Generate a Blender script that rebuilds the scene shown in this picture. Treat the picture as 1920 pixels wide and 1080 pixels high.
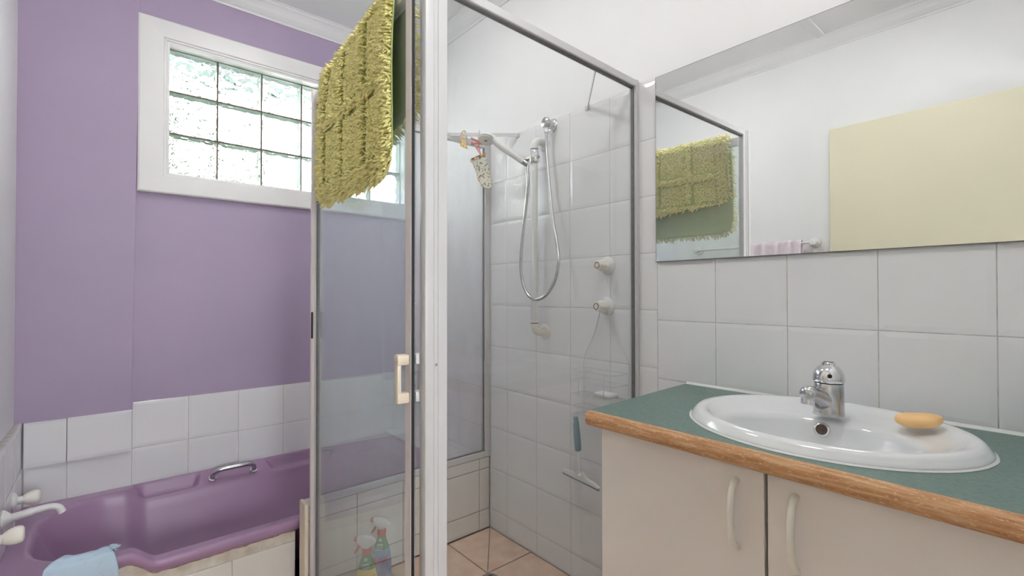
import bpy, bmesh, math, random
import numpy as np
from mathutils import Vector, Matrix, noise

# ------------------------------------------------------------------ clear
for o in list(bpy.data.objects):
    bpy.data.objects.remove(o, do_unlink=True)
scene = bpy.context.scene
COL = scene.collection
random.seed(4)
rng = np.random.default_rng(4)

# ------------------------------------------------------------------ camera
CAM_H = 1.1538
cd = bpy.data.cameras.new('camera')
cam = bpy.data.objects.new('camera', cd)
COL.objects.link(cam)
cd.sensor_width = 36.0
cd.lens = 886.8 / 1920 * 36.0
cd.clip_start = 0.01
_fw = Vector((0.64950719, 0.76028241, 0.01053898))
_rt = Vector((0.76033033, -0.64953601, -0.00087396))
_up = Vector((-0.006181, -0.00858075, 0.99994408))
cam.matrix_world = Matrix(((_rt.x, _up.x, -_fw.x, 0), (_rt.y, _up.y, -_fw.y, 0),
                           (_rt.z, _up.z, -_fw.z, CAM_H), (0, 0, 0, 1)))
scene.camera = cam

# ------------------------------------------------------------------ world (bright overcast sky)
WORLD = 17.0
w = bpy.data.worlds.new('overcast_sky')
scene.world = w
w.use_nodes = True
bg = w.node_tree.nodes['Background']
bg.inputs[0].default_value = (0.965, 0.98, 1.0, 1)
bg.inputs[1].default_value = WORLD
FILL_LAMP = 11.5                       # emission of the added ceiling fill lights' opal diffusers

vs = scene.view_settings
vs.view_transform = 'Standard'
vs.look = 'None'
vs.gamma = 1.0
vs.use_curve_mapping = False
vs.exposure = 0.8

# ------------------------------------------------------------------ room numbers (metres, floor z = 0)
XL, XR = -0.27, 1.4404            # painted left wall / tiled face of right wall
YP = 2.6268                       # tiled face of the window wall
YF = -0.10                        # wall with the doorway
ZC = 2.62                         # ceiling
TW, TH = 0.203, 0.1997            # tile pitch on the right wall

# ------------------------------------------------------------------ material helpers
def srgb(r, g, b):
    f = lambda c: (c / 12.92 if c <= .04045 else ((c + .055) / 1.055) ** 2.4)
    return (f(r / 255), f(g / 255), f(b / 255), 1)

def newmat(name):
    m = bpy.data.materials.new(name)
    m.use_nodes = True
    nt = m.node_tree
    return m, nt, nt.nodes['Principled BSDF'], nt.nodes['Material Output']

def pbr(name, col, rough=.5, metal=0., spec=.5, var=0., vscale=6., bump=0., bscale=60., col2=None, coat=0., detail=4.):
    """procedural material: base colour broken up by noise, optional fine relief"""
    m, nt, b, out = newmat(name)
    b.inputs['Roughness'].default_value = rough
    b.inputs['Metallic'].default_value = metal
    b.inputs['Specular IOR Level'].default_value = spec
    b.inputs['Coat Weight'].default_value = coat
    b.inputs['Coat Roughness'].default_value = .08
    b.inputs['Base Color'].default_value = col
    tc = nt.nodes.new('ShaderNodeTexCoord')
    if var > 0:
        n = nt.nodes.new('ShaderNodeTexNoise')
        n.inputs['Scale'].default_value = vscale
        n.inputs['Detail'].default_value = detail
        nt.links.new(tc.outputs['Object'], n.inputs['Vector'])
        r = nt.nodes.new('ShaderNodeValToRGB')
        r.color_ramp.elements[0].position = .3
        r.color_ramp.elements[1].position = .7
        c2 = col2 or tuple(c * (1 - var) for c in col[:3]) + (1,)
        r.color_ramp.elements[0].color = c2
        r.color_ramp.elements[1].color = col
        nt.links.new(n.outputs['Fac'], r.inputs['Fac'])
        nt.links.new(r.outputs['Color'], b.inputs['Base Color'])
    if bump > 0:
        n2 = nt.nodes.new('ShaderNodeTexNoise')
        n2.inputs['Scale'].default_value = bscale
        n2.inputs['Detail'].default_value = 5
        nt.links.new(tc.outputs['Object'], n2.inputs['Vector'])
        bp = nt.nodes.new('ShaderNodeBump')
        bp.inputs['Strength'].default_value = bump
        bp.inputs['Distance'].default_value = .004
        nt.links.new(n2.outputs['Fac'], bp.inputs['Height'])
        nt.links.new(bp.outputs['Normal'], b.inputs['Normal'])
    return m

def sheet_glass(name, tint, film, filmcol=(.86, .9, .9, 1)):
    """clear sheet glass with a thin soap film: mirror by Fresnel, rest goes through"""
    m, nt, b, out = newmat(name)
    nt.nodes.remove(b)
    tr = nt.nodes.new('ShaderNodeBsdfTransparent')
    tr.inputs[0].default_value = tint
    gl = nt.nodes.new('ShaderNodeBsdfGlossy')
    gl.inputs['Roughness'].default_value = .015
    # Schlick reflectance, the same on both faces of the pane
    ge = nt.nodes.new('ShaderNodeNewGeometry')
    def mth(op, a, b=None):
        q = nt.nodes.new('ShaderNodeMath'); q.operation = op
        for i, v in enumerate((a, b)):
            if v is None: continue
            if isinstance(v, (int, float)): q.inputs[i].default_value = v
            else: nt.links.new(v, q.inputs[i])
        return q.outputs[0]
    dt = nt.nodes.new('ShaderNodeVectorMath'); dt.operation = 'DOT_PRODUCT'
    nt.links.new(ge.outputs['Normal'], dt.inputs[0]); nt.links.new(ge.outputs['Incoming'], dt.inputs[1])
    cs_ = mth('SUBTRACT', 1.0, mth('ABSOLUTE', dt.outputs['Value']))
    rf = mth('ADD', mth('MULTIPLY', mth('POWER', cs_, 5.0), .96), .04)
    mx = nt.nodes.new('ShaderNodeMixShader')
    nt.links.new(rf, mx.inputs[0])
    nt.links.new(tr.outputs[0], mx.inputs[1])
    nt.links.new(gl.outputs[0], mx.inputs[2])
    df = nt.nodes.new('ShaderNodeBsdfDiffuse')
    df.inputs[0].default_value = filmcol
    tl = nt.nodes.new('ShaderNodeBsdfTranslucent')
    tl.inputs[0].default_value = filmcol
    ad = nt.nodes.new('ShaderNodeMixShader')
    ad.inputs[0].default_value = .5
    nt.links.new(df.outputs[0], ad.inputs[1])
    nt.links.new(tl.outputs[0], ad.inputs[2])
    tc = nt.nodes.new('ShaderNodeTexCoord')
    mp = nt.nodes.new('ShaderNodeMapping')
    mp.inputs['Scale'].default_value = (9, 9, 1.6)
    nt.links.new(tc.outputs['Object'], mp.inputs['Vector'])
    n = nt.nodes.new('ShaderNodeTexNoise')
    n.inputs['Scale'].default_value = 2.2
    n.inputs['Detail'].default_value = 6
    nt.links.new(mp.outputs[0], n.inputs['Vector'])
    mr = nt.nodes.new('ShaderNodeMapRange')
    mr.inputs['From Min'].default_value = .3
    mr.inputs['From Max'].default_value = .75
    mr.inputs['To Min'].default_value = film * .85
    mr.inputs['To Max'].default_value = film * 1.15
    nt.links.new(n.outputs['Fac'], mr.inputs['Value'])
    m2 = nt.nodes.new('ShaderNodeMixShader')
    nt.links.new(mr.outputs[0], m2.inputs[0])
    nt.links.new(mx.outputs[0], m2.inputs[1])
    nt.links.new(ad.outputs[0], m2.inputs[2])
    nt.links.new(m2.outputs[0], out.inputs[0])
    return m

def block_glass(name):
    m, nt, b, out = newmat(name)
    nt.nodes.remove(b)
    g = nt.nodes.new('ShaderNodeBsdfGlass')
    g.inputs['Color'].default_value = (.98, 1, .99, 1)
    g.inputs['Roughness'].default_value = .02
    g.inputs['IOR'].default_value = 1.45
    tr = nt.nodes.new('ShaderNodeBsdfTransparent')
    tr.inputs[0].default_value = (.99, 1, 1, 1)
    mx = nt.nodes.new('ShaderNodeMixShader')
    mx.inputs[0].default_value = .10
    nt.links.new(g.outputs[0], mx.inputs[1])
    nt.links.new(tr.outputs[0], mx.inputs[2])
    nt.links.new(mx.outputs[0], out.inputs[0])
    return m

M = {}
M['paint_white'] = pbr('white_wall_paint', srgb(240, 240, 241), .55, var=.04, vscale=2.5, bump=.06, bscale=45)
M['ceiling'] = pbr('ceiling_paint', srgb(240, 240, 241), .7, var=.03, vscale=2, bump=.04, bscale=70)
M['purple'] = pbr('lilac_wall_paint', srgb(175, 158, 185), .5, var=.10, vscale=2.2, bump=.22, bscale=28, col2=srgb(168, 153, 180))
M['tile'] = pbr('white_glazed_tile', srgb(236, 236, 238), .1, spec=.5, var=.03, vscale=3)
M['tile_warm'] = pbr('cream_glazed_tile', srgb(228, 224, 218), .14, spec=.5, var=.05, vscale=5)
M['grout'] = pbr('tile_grout', srgb(206, 204, 201), .9, var=.2, vscale=35, col2=srgb(176, 171, 166))
M['grout_dirty'] = pbr('mouldy_grout', srgb(150, 138, 124), .9, var=.6, vscale=30, col2=srgb(70, 58, 52))
M['floor_tile'] = pbr('peach_floor_tile', srgb(232, 204, 182), .38, var=.25, vscale=14, col2=srgb(214, 180, 156), bump=.05)
M['floor_grout'] = pbr('floor_grout', srgb(112, 98, 90), .9, var=.3, vscale=40)
M['trim'] = pbr('white_gloss_trim', srgb(232, 231, 230), .35, var=.03, vscale=8, bump=.05, bscale=40)
M['cornice'] = pbr('white_cornice', srgb(232, 232, 233), .55, var=.02)
M['alu'] = pbr('white_powder_coated_aluminium', srgb(208, 207, 208), .32, var=.03, vscale=14)
M['alu_pink'] = pbr('aged_white_aluminium', srgb(226, 218, 216), .35, var=.04, vscale=14)
M['rubber_grey'] = pbr('grey_glazing_seal', srgb(118, 118, 120), .6, var=.25, vscale=50)
M['rubber_black'] = pbr('black_rubber_seal', srgb(28, 26, 30), .5, var=.3, vscale=60)
M['glass_clear'] = sheet_glass('shower_glass_clear', (.985, .99, .99, 1), .012)
M['glass_film'] = sheet_glass('shower_glass_soapy', (.91, .97, .98, 1), .125, (.95, .95, .98, 1))
M['glass_misty'] = sheet_glass('shower_glass_misty', (.985, .995, 1, 1), .17, (.98, .98, .98, 1))
M['block_glass'] = block_glass('glass_block')
def clear_mat():
    m, nt, b, out = newmat('clear_outer_face')
    nt.nodes.remove(b)
    tr = nt.nodes.new('ShaderNodeBsdfTransparent')
    tr.inputs[0].default_value = (.99, 1, 1, 1)
    nt.links.new(tr.outputs[0], out.inputs[0])
    return m
M['block_back'] = clear_mat()
M['block_edge'] = pbr('mint_edge_coating', srgb(150, 172, 162), .5, var=.05, vscale=20)
M['mortar'] = pbr('brown_mortar', srgb(140, 122, 110), .9, var=.4, vscale=40)
M['bath'] = pbr('lilac_bath_enamel', srgb(167, 135, 168), .33, spec=.5, var=.05, vscale=6)
M['chrome'] = pbr('chrome', (.80, .80, .82, 1), .08, metal=1., var=.06, vscale=30)
M['chrome_worn'] = pbr('worn_chrome', (.66, .66, .67, 1), .2, metal=1., var=.35, vscale=26, bump=.03)
M['steel_hose'] = pbr('steel_hose', (.62, .62, .63, 1), .25, metal=1., var=.2, vscale=200)
M['plastic_white'] = pbr('white_plastic', srgb(232, 232, 230), .3, var=.02)
M['plastic_cream'] = pbr('aged_cream_plastic', srgb(232, 220, 200), .35, var=.06, vscale=25)
M['plastic_ivory'] = pbr('ivory_plastic', srgb(243, 239, 228), .3, var=.04, vscale=20)
M['ceramic'] = pbr('white_vitreous_china', srgb(236, 238, 240), .06, spec=.6, var=.01, coat=.4)
M['counter_green'] = pbr('green_laminate', srgb(114, 138, 130), .38, var=.28, vscale=160, col2=srgb(94, 120, 113), bump=.05, bscale=300)
M['cabinet'] = pbr('cream_laminate', srgb(240, 233, 227), .4, var=.03, vscale=5)
M['cab_dark'] = pbr('cabinet_gap', srgb(70, 52, 40), .8, var=.2)
M['door_cream'] = pbr('cream_door_paint', srgb(226, 220, 194), .45, var=.03, vscale=3, bump=.03)
M['silicone'] = pbr('white_sealant', srgb(232, 232, 230), .45, var=.06, vscale=40)
M['dark'] = pbr('dark_hole', srgb(30, 26, 24), .7, var=.3)
M['rust'] = pbr('stained_hole', srgb(112, 92, 78), .6, var=.5, vscale=90)
M['red'] = pbr('red_plastic', srgb(214, 70, 66), .4, var=.05)
M['peg_red'] = pbr('faded_red_peg_plastic', srgb(206, 108, 100), .45, var=.12, vscale=60)
M['peg_yellow'] = pbr('faded_yellow_plastic', srgb(218, 178, 92), .45, var=.14, vscale=60)
M['teal'] = pbr('grey_teal_rubber', srgb(138, 168, 176), .5, var=.08, vscale=40)
M['clear_wire'] = pbr('white_coated_wire', srgb(222, 223, 224), .3, var=.02)
M['soap_orange'] = pbr('orange_soap', srgb(252, 206, 142), .35, var=.06, vscale=18)
M['can_blue'] = pbr('pale_blue_can', srgb(196, 222, 230), .3, var=.04, vscale=12)
M['pile'] = pbr('olive_green_shag', srgb(255, 247, 186), .95, spec=.1, var=.2, vscale=90, col2=srgb(246, 235, 158))
M['backing'] = pbr('green_mat_backing', srgb(184, 194, 128), .9, spec=.1, var=.12, vscale=60, bump=.2, bscale=220)
M['towel_pink'] = pbr('pale_pink_terry', srgb(232, 220, 228), .95, spec=.1, var=.08, vscale=60, bump=.6, bscale=260)
M['bottle_green'] = pbr('green_bottle_sleeve', srgb(40, 140, 78), .35, var=.08)
M['bottle_yellow'] = pbr('yellow_bottle_label', srgb(232, 222, 130), .35, var=.2, vscale=18, col2=srgb(236, 200, 60))
M['bottle_blue'] = pbr('blue_bottle_label', srgb(150, 190, 226), .35, var=.45, vscale=16, col2=srgb(40, 84, 160))
M['print_white'] = pbr('white_print', srgb(236, 240, 236), .5, var=.02)
M['print_red'] = pbr('red_print', srgb(206, 44, 40), .5, var=.04)
M['leaf'] = pbr('leaf_green', srgb(58, 82, 44), .6, var=.3, vscale=8)
M['bark'] = pbr('bark', srgb(104, 92, 76), .9, var=.3, vscale=30)
M['petal'] = pbr('purple_print', srgb(140, 80, 160), .5, var=.3, vscale=60)
M['eave'] = pbr('mint_eave_paint', srgb(104, 120, 114), .6, var=.06)
M['fence'] = pbr('weathered_fence', srgb(92, 90, 84), .9, var=.3, vscale=12)
M['added_hall_floor'] = pbr('added_hall_floor', srgb(170, 150, 130), .6, var=.2)
M['flaky'] = pbr('flaking_white_paint', srgb(226, 220, 210), .6, var=.16, vscale=22, col2=srgb(196, 184, 168), bump=.35, bscale=40)
M['cement'] = pbr('crumbly_cement', srgb(196, 182, 160), .95, var=.4, vscale=60, col2=srgb(120, 96, 74), bump=.6, bscale=120)

# mirror, lamp, timber, and patterned cloth have shaders of their own
def mirror_mat():
    m, nt, b, out = newmat('silvered_mirror')
    b.inputs['Base Color'].default_value = (.93, .945, .94, 1)
    b.inputs['Metallic'].default_value = 1
    b.inputs['Roughness'].default_value = .004
    return m
M['mirror'] = mirror_mat()

def lamp_mat():
    m, nt, b, out = newmat('opal_fill_glass')
    b.inputs['Base Color'].default_value = (.9, .9, .9, 1)
    b.inputs['Emission Color'].default_value = (1, .985, .97, 1)
    b.inputs['Emission Strength'].default_value = FILL_LAMP
    return m
M['lamp'] = lamp_mat()  # glow of the ceiling lights added as fill

def timber_mat():
    m, nt, b, out = newmat('worn_timber_edge')
    tc = nt.nodes.new('ShaderNodeTexCoord')
    mp = nt.nodes.new('ShaderNodeMapping')
    mp.inputs['Scale'].default_value = (60, 5, 60)
    nt.links.new(tc.outputs['Object'], mp.inputs['Vector'])
    n = nt.nodes.new('ShaderNodeTexNoise')
    n.inputs['Scale'].default_value = 3
    n.inputs['Detail'].default_value = 8
    n.inputs['Distortion'].default_value = .6
    nt.links.new(mp.outputs[0], n.inputs['Vector'])
    r = nt.nodes.new('ShaderNodeValToRGB')
    e = r.color_ramp.elements
    e[0].position, e[0].color = .28, srgb(164, 112, 70)
    e[1].position, e[1].color = .75, srgb(218, 184, 144)
    e.new(.5).color = srgb(194, 144, 98)
    nt.links.new(n.outputs['Fac'], r.inputs['Fac'])
    # pale worn scratches
    mp2 = nt.nodes.new('ShaderNodeMapping')
    mp2.inputs['Scale'].default_value = (260, 60, 260)
    mp2.inputs['Rotation'].default_value = (.35, 0, 0)
    nt.links.new(tc.outputs['Object'], mp2.inputs['Vector'])
    n2 = nt.nodes.new('ShaderNodeTexNoise')
    n2.inputs['Scale'].default_value = 2
    n2.inputs['Detail'].default_value = 3
    nt.links.new(mp2.outputs[0], n2.inputs['Vector'])
    r2 = nt.nodes.new('ShaderNodeValToRGB')
    r2.color_ramp.elements[0].position = .60
    r2.color_ramp.elements[1].position = .68
    nt.links.new(n2.outputs['Fac'], r2.inputs['Fac'])
    mx = nt.nodes.new('ShaderNodeMix')
    mx.data_type = 'RGBA'
    nt.links.new(r2.outputs['Color'], mx.inputs['Factor'])
    nt.links.new(r.outputs['Color'], mx.inputs['A'])
    mx.inputs['B'].default_value = srgb(222, 192, 156)
    nt.links.new(mx.outputs['Result'], b.inputs['Base Color'])
    b.inputs['Roughness'].default_value = .5
    bp = nt.nodes.new('ShaderNodeBump')
    bp.inputs['Strength'].default_value = .2
    bp.inputs['Distance'].default_value = .002
    nt.links.new(n.outputs['Fac'], bp.inputs['Height'])
    nt.links.new(bp.outputs['Normal'], b.inputs['Normal'])
    return m
M['timber'] = timber_mat()

def spotted(name, base, spots, scale=40, thr=.30, rough=.9):
    m, nt, b, out = newmat(name)
    tc = nt.nodes.new('ShaderNodeTexCoord')
    cur = None
    for k, (c, sc, th) in enumerate(spots):
        v = nt.nodes.new('ShaderNodeTexVoronoi')
        v.inputs['Scale'].default_value = sc
        mp = nt.nodes.new('ShaderNodeMapping')
        mp.inputs['Location'].default_value = (k * .37, k * .21, k * .13)
        nt.links.new(tc.outputs['Object'], mp.inputs['Vector'])
        nt.links.new(mp.outputs[0], v.inputs['Vector'])
        lt = nt.nodes.new('ShaderNodeMath')
        lt.operation = 'LESS_THAN'
        lt.inputs[1].default_value = th
        nt.links.new(v.outputs['Distance'], lt.inputs[0])
        mx = nt.nodes.new('ShaderNodeMix')
        mx.data_type = 'RGBA'
        nt.links.new(lt.outputs[0], mx.inputs['Factor'])
        if cur is None:
            mx.inputs['A'].default_value = base
        else:
            nt.links.new(cur, mx.inputs['A'])
        mx.inputs['B'].default_value = c
        cur = mx.outputs['Result']
    nt.links.new(cur, b.inputs['Base Color'])
    b.inputs['Roughness'].default_value = rough
    b.inputs['Specular IOR Level'].default_value = .2
    return m
M['cap_cloth'] = spotted('floral_cap_cloth', srgb(224, 222, 210),
                         [(srgb(206, 170, 92), 60, .30), (srgb(96, 98, 104), 75, .26), (srgb(160, 138, 70), 90, .2)])
M['cap_hem'] = spotted('floral_cap_hem', srgb(214, 166, 104), [(srgb(88, 92, 106), 70, .55)])
M['blue_cloth'] = spotted('pale_blue_floral_cloth', srgb(192, 214, 232),
                          [(srgb(202, 196, 226), 55, .16), (srgb(208, 192, 214), 42, .10)])
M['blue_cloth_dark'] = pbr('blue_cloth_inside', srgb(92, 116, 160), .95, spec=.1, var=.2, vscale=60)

# ------------------------------------------------------------------ mesh helpers
def loc_of(p):
    v = Vector((0, 0, 0))
    while p is not None:
        v += p.location
        p = p.parent
    return v

def tag(o, label=None, cat=None, group=None, kind=None):
    if label: o['label'] = label
    if cat: o['category'] = cat
    if group: o['group'] = group
    if kind: o['kind'] = kind
    return o

def thing(name, loc, label, cat, group=None, kind=None):
    o = bpy.data.objects.new(name, None)
    o.empty_display_size = .05
    o.location = loc
    COL.objects.link(o)
    return tag(o, label, cat, group, kind)

def link(name, me, mat, parent=None, smooth=False):
    if mat is not None and not me.materials:
        me.materials.append(mat)
    o = bpy.data.objects.new(name, me)
    COL.objects.link(o)
    o.parent = parent
    if smooth:
        me.polygons.foreach_set('use_smooth', [True] * len(me.polygons))
        me.update()
    return o

def finish(name, bm, mat, parent=None, smooth=False, angle=None, origin=None):
    """world-space bmesh -> object whose origin sits at its parent's (or at `origin`)"""
    off = loc_of(parent) if parent is not None else Vector(origin or (0, 0, 0))
    if off.length > 0:
        bmesh.ops.translate(bm, verts=bm.verts, vec=-off)
    bmesh.ops.recalc_face_normals(bm, faces=bm.faces)
    me = bpy.data.meshes.new(name)
    bm.to_mesh(me)
    bm.free()
    o = link(name, me, mat, parent, smooth)
    if smooth and angle:
        me.set_sharp_from_angle(angle=math.radians(angle))
    if parent is None and origin:
        o.location = origin
    return o

def box(bm, a, b, bev=0., seg=1):
    x0, y0, z0 = a
    x1, y1, z1 = b
    r = bmesh.ops.create_cube(bm, size=1)
    vs_ = r['verts']
    bmesh.ops.scale(bm, vec=(x1 - x0, y1 - y0, z1 - z0), verts=vs_)
    bmesh.ops.translate(bm, vec=((x0 + x1) / 2, (y0 + y1) / 2, (z0 + z1) / 2), verts=vs_)
    if bev > 0:
        es = list({e for v in vs_ for e in v.link_edges})
        bmesh.ops.bevel(bm, geom=es, offset=bev, segments=seg, affect='EDGES', profile=.5)
    return bm

def obox(bm, P0, P1, width, z0, z1, bev=0.):
    """box along the plan segment P0-P1, given plan width"""
    a, b = Vector((P0[0], P0[1])), Vector((P1[0], P1[1]))
    d = (b - a).normalized()
    n = Vector((-d.y, d.x)) * width / 2
    ring = [a - n, b - n, b + n, a + n]
    lo = [bm.verts.new((p.x, p.y, z0)) for p in ring]
    hi = [bm.verts.new((p.x, p.y, z1)) for p in ring]
    fs = [bm.faces.new(lo[::-1]), bm.faces.new(hi)]
    for i in range(4):
        fs.append(bm.faces.new((lo[i], lo[(i + 1) % 4], hi[(i + 1) % 4], hi[i])))
    if bev > 0:
        es = list({e for f in fs for e in f.edges})
        bmesh.ops.bevel(bm, geom=es, offset=bev, segments=2, affect='EDGES', profile=.5)
    return bm

def tube(bm, pts, rad, seg=12, cap=True, closed=False, flat=None):
    """sweep a circle (or ellipse, flat=(a,b) factors) along pts; rad may be a list"""
    P = [Vector(p) for p in pts]
    n = len(P)
    R = rad if isinstance(rad, (list, tuple)) else [rad] * n
    T = []
    for i in range(n):
        if closed:
            t = P[(i + 1) % n] - P[i - 1]
        else:
            t = P[min(i + 1, n - 1)] - P[max(i - 1, 0)]
        T.append(t.normalized())
    up = Vector((0, 0, 1)) if abs(T[0].z) < .9 else Vector((1, 0, 0))
    N = (up - T[0] * up.dot(T[0])).normalized()
    rings = []
    for i in range(n):
        N = (N - T[i] * N.dot(T[i])).normalized()
        B = T[i].cross(N)
        fa, fb = flat or (1, 1)
        rings.append([bm.verts.new(P[i] + (N * math.cos(2 * math.pi * k / seg) * fa + B * math.sin(2 * math.pi * k / seg) * fb) * R[i]) for k in range(seg)])
    m = n if closed else n - 1
    for i in range(m):
        a, b = rings[i], rings[(i + 1) % n]
        for k in range(seg):
            bm.faces.new((a[k], a[(k + 1) % seg], b[(k + 1) % seg], b[k]))
    if cap and not closed:
        bm.faces.new(rings[0][::-1])
        bm.faces.new(rings[-1])
    return bm

def lathe(bm, prof, origin, axis=(0, 0, 1), seg=28, sx=1., sy=1., capends=True, ref=None):
    """revolve (r, h) profile about axis through origin"""
    A = Vector(axis).normalized()
    u = Vector(ref) if ref else (Vector((1, 0, 0)) if abs(A.x) < .9 else Vector((0, 1, 0)))
    u = (u - A * u.dot(A)).normalized()
    v = A.cross(u)
    O = Vector(origin)
    rings = []
    for r, h in prof:
        if r < 1e-6:
            rings.append([bm.verts.new(O + A * h)])
        else:
            rings.append([bm.verts.new(O + A * h + (u * math.cos(2 * math.pi * k / seg) * sx + v * math.sin(2 * math.pi * k / seg) * sy) * r) for k in range(seg)])
    for a, b in zip(rings[:-1], rings[1:]):
        if len(a) == 1 and len(b) == 1:
            continue
        for k in range(seg):
            k2 = (k + 1) % seg
            if len(a) == 1:
                bm.faces.new((a[0], b[k2], b[k]))
            elif len(b) == 1:
                bm.faces.new((a[k], a[k2], b[0]))
            else:
                bm.faces.new((a[k], a[k2], b[k2], b[k]))
    if capends:
        if len(rings[0]) > 1: bm.faces.new(rings[0][::-1])
        if len(rings[-1]) > 1: bm.faces.new(rings[-1])
    return bm

def spline(pts, n=12):
    """Catmull-Rom through pts"""
    P = [Vector(p) for p in pts]
    Q = [P[0] * 2 - P[1]] + P + [P[-1] * 2 - P[-2]]
    out = []
    for i in range(1, len(Q) - 2):
        a, b, c, d = Q[i - 1], Q[i], Q[i + 1], Q[i + 2]
        for k in range(n):
            t = k / n
            out.append(.5 * ((2 * b) + (c - a) * t + (2 * a - 5 * b + 4 * c - d) * t * t + (3 * b - a - 3 * c + d) * t ** 3))
    out.append(P[-1])
    return out

def prism(bm, outline, axis_from, axis_to):
    """extrude a closed outline of 3D points from offset a to offset b"""
    a, b = Vector(axis_from), Vector(axis_to)
    lo = [bm.verts.new(Vector(p) + a) for p in outline]
    hi = [bm.verts.new(Vector(p) + b) for p in outline]
    n = len(lo)
    bm.faces.new(lo[::-1])
    bm.faces.new(hi)
    for i in range(n):
        bm.faces.new((lo[i], lo[(i + 1) % n], hi[(i + 1) % n], hi[i]))
    return bm

def B():
    return bmesh.new()

# ------------------------------------------------------------------ tiles
_tile_cache = {}
def tile_mesh(wd, ht, dp, mat, cushion=True):
    key = (round(wd, 4), round(ht, 4), round(dp, 4), mat, cushion)
    if key in _tile_cache:
        return _tile_cache[key]
    W, Hh = wd / 2, ht / 2
    rings = [(0, dp), (0, .0012), (.0012, 0.0003 + (.0007 if cushion else 0))]
    if cushion and min(wd, ht) > .04:
        rings.append((.013, 0))
    else:
        rings[-1] = (.0012, 0)
    V, F = [], []
    for ins, y in rings:
        V += [(-W + ins, y, -Hh + ins), (W - ins, y, -Hh + ins), (W - ins, y, Hh - ins), (-W + ins, y, Hh - ins)]
    for r in range(len(rings) - 1):
        for k in range(4):
            a, b = r * 4 + k, r * 4 + (k + 1) % 4
            F.append((a, b, b + 4, a + 4))
    n = (len(rings) - 1) * 4
    F.append((n, n + 1, n + 2, n + 3))
    F.append((3, 2, 1, 0))
    me = bpy.data.meshes.new('tile')
    me.from_pydata(V, [], F)
    me.materials.append(M[mat])
    me.update()
    _tile_cache[key] = me
    return me

def tile(parent, face_pt, wd, ht, rot, mat='tile', gap=.0022, dp=.006, cushion=True):
    """one tile; face_pt = centre of its front face in world space"""
    me = tile_mesh(wd - gap, ht - gap, dp, mat, cushion)
    o = bpy.data.objects.new('tile', me)
    COL.objects.link(o)
    o.parent = parent
    o.location = Vector(face_pt) - loc_of(parent)
    o.rotation_euler = rot
    return o
ROT_R = (0, 0, -math.pi / 2)      # faces -X
ROT_P = (0, 0, 0)                 # faces -Y
ROT_L = (0, 0, math.pi / 2)       # faces +X
ROT_F = (-math.pi / 2, 0, 0)      # faces +Z

# ================================================================== STRUCTURE
HALL = -1.5  # back wall of the added hall
bm = B(); box(bm, (XL - .15, HALL, -.12), (XR + .15, YP + .2, -.008))
floor = tag(finish('floor', bm, M['floor_grout']), 'peach tiled bathroom floor', 'floor', kind='structure')
bm = B(); box(bm, (XL - .15, YF - .12, ZC), (XR + .15, YP + .2, ZC + .1))
ceiling = tag(finish('ceiling', bm, M['ceiling']), 'flat white bathroom ceiling', 'ceiling', kind='structure')
bm = B(); box(bm, (ZC * 0 + .80, YF - .012, ZC - .012), (.80, YF, ZC)) if False else None
bm = B(); box(bm, (XL + .0, .872, ZC - .012), (XR - .02, .915, ZC - .0005), .003)
tag(finish('cover_strip', bm, M['cornice'], ceiling))

# right wall: plaster behind, tiles in front
bm = B(); box(bm, (XR + .0055, YF - .12, -.02), (XR + .13, YP + .2, ZC))
wall_right = tag(finish('wall_right', bm, M['paint_white']), 'white tiled wall with mirror and shower', 'wall', kind='structure')
bm = B(); box(bm, (XR + .0015, YF, 0.0), (XR + .0054, YP, .681)); box(bm, (XR + .0015, YF, .6811), (XR + .0054, 1.928, 1.893))
tag(finish('grout', bm, M['grout'], wall_right), kind='stuff')
Y0, Z0 = 1.7257, .8946
zrows = [0.0] + [Z0 + k * TH for k in range(-4, 6)]
ycols = [.9147, 1.1167, 1.3197, 1.5227, 1.7257, 1.8546]
for j in range(len(zrows) - 1):
    for i in range(len(ycols) - 1):
        a, b = zrows[j], zrows[j + 1]
        tile(wall_right, (XR, (ycols[i] + ycols[i + 1]) / 2, (a + b) / 2), ycols[i + 1] - ycols[i], b - a, ROT_R)
    if zrows[j] > .34:
        a, b = max(zrows[j], .0), zrows[j + 1]
        tile(wall_right, (XR, 1.891, (a + b) / 2), .073, b - a, ROT_R)
PZ = (.3237, .4828, .6814)
for k in range(4):
    y0 = 1.928 + k * TW
    y1 = min(y0 + TW, YP)
    if y1 - y0 > .02:
        for j in range(2):
            tile(wall_right, (XR, (y0 + y1) / 2, (PZ[j] + PZ[j + 1]) / 2), y1 - y0, PZ[j + 1] - PZ[j], ROT_R)
vz = [.0, .06, .2594, .4597, .6601, .8605, 1.0605, 1.2609, 1.4609, 1.6609, 1.893]
for j in range(len(vz) - 1):
    if j < 3: continue
    for k in range(5):
        y1 = .9147 - k * .2049
        y0 = max(y1 - .2049, YF)
        if y1 - y0 < .03: continue
        if vz[j] > 1.3 and True:
            continue                                     # behind the mirror
        tile(wall_right, (XR, (y0 + y1) / 2, (vz[j] + vz[j + 1]) / 2), y1 - y0, vz[j + 1] - vz[j], ROT_R)

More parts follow.
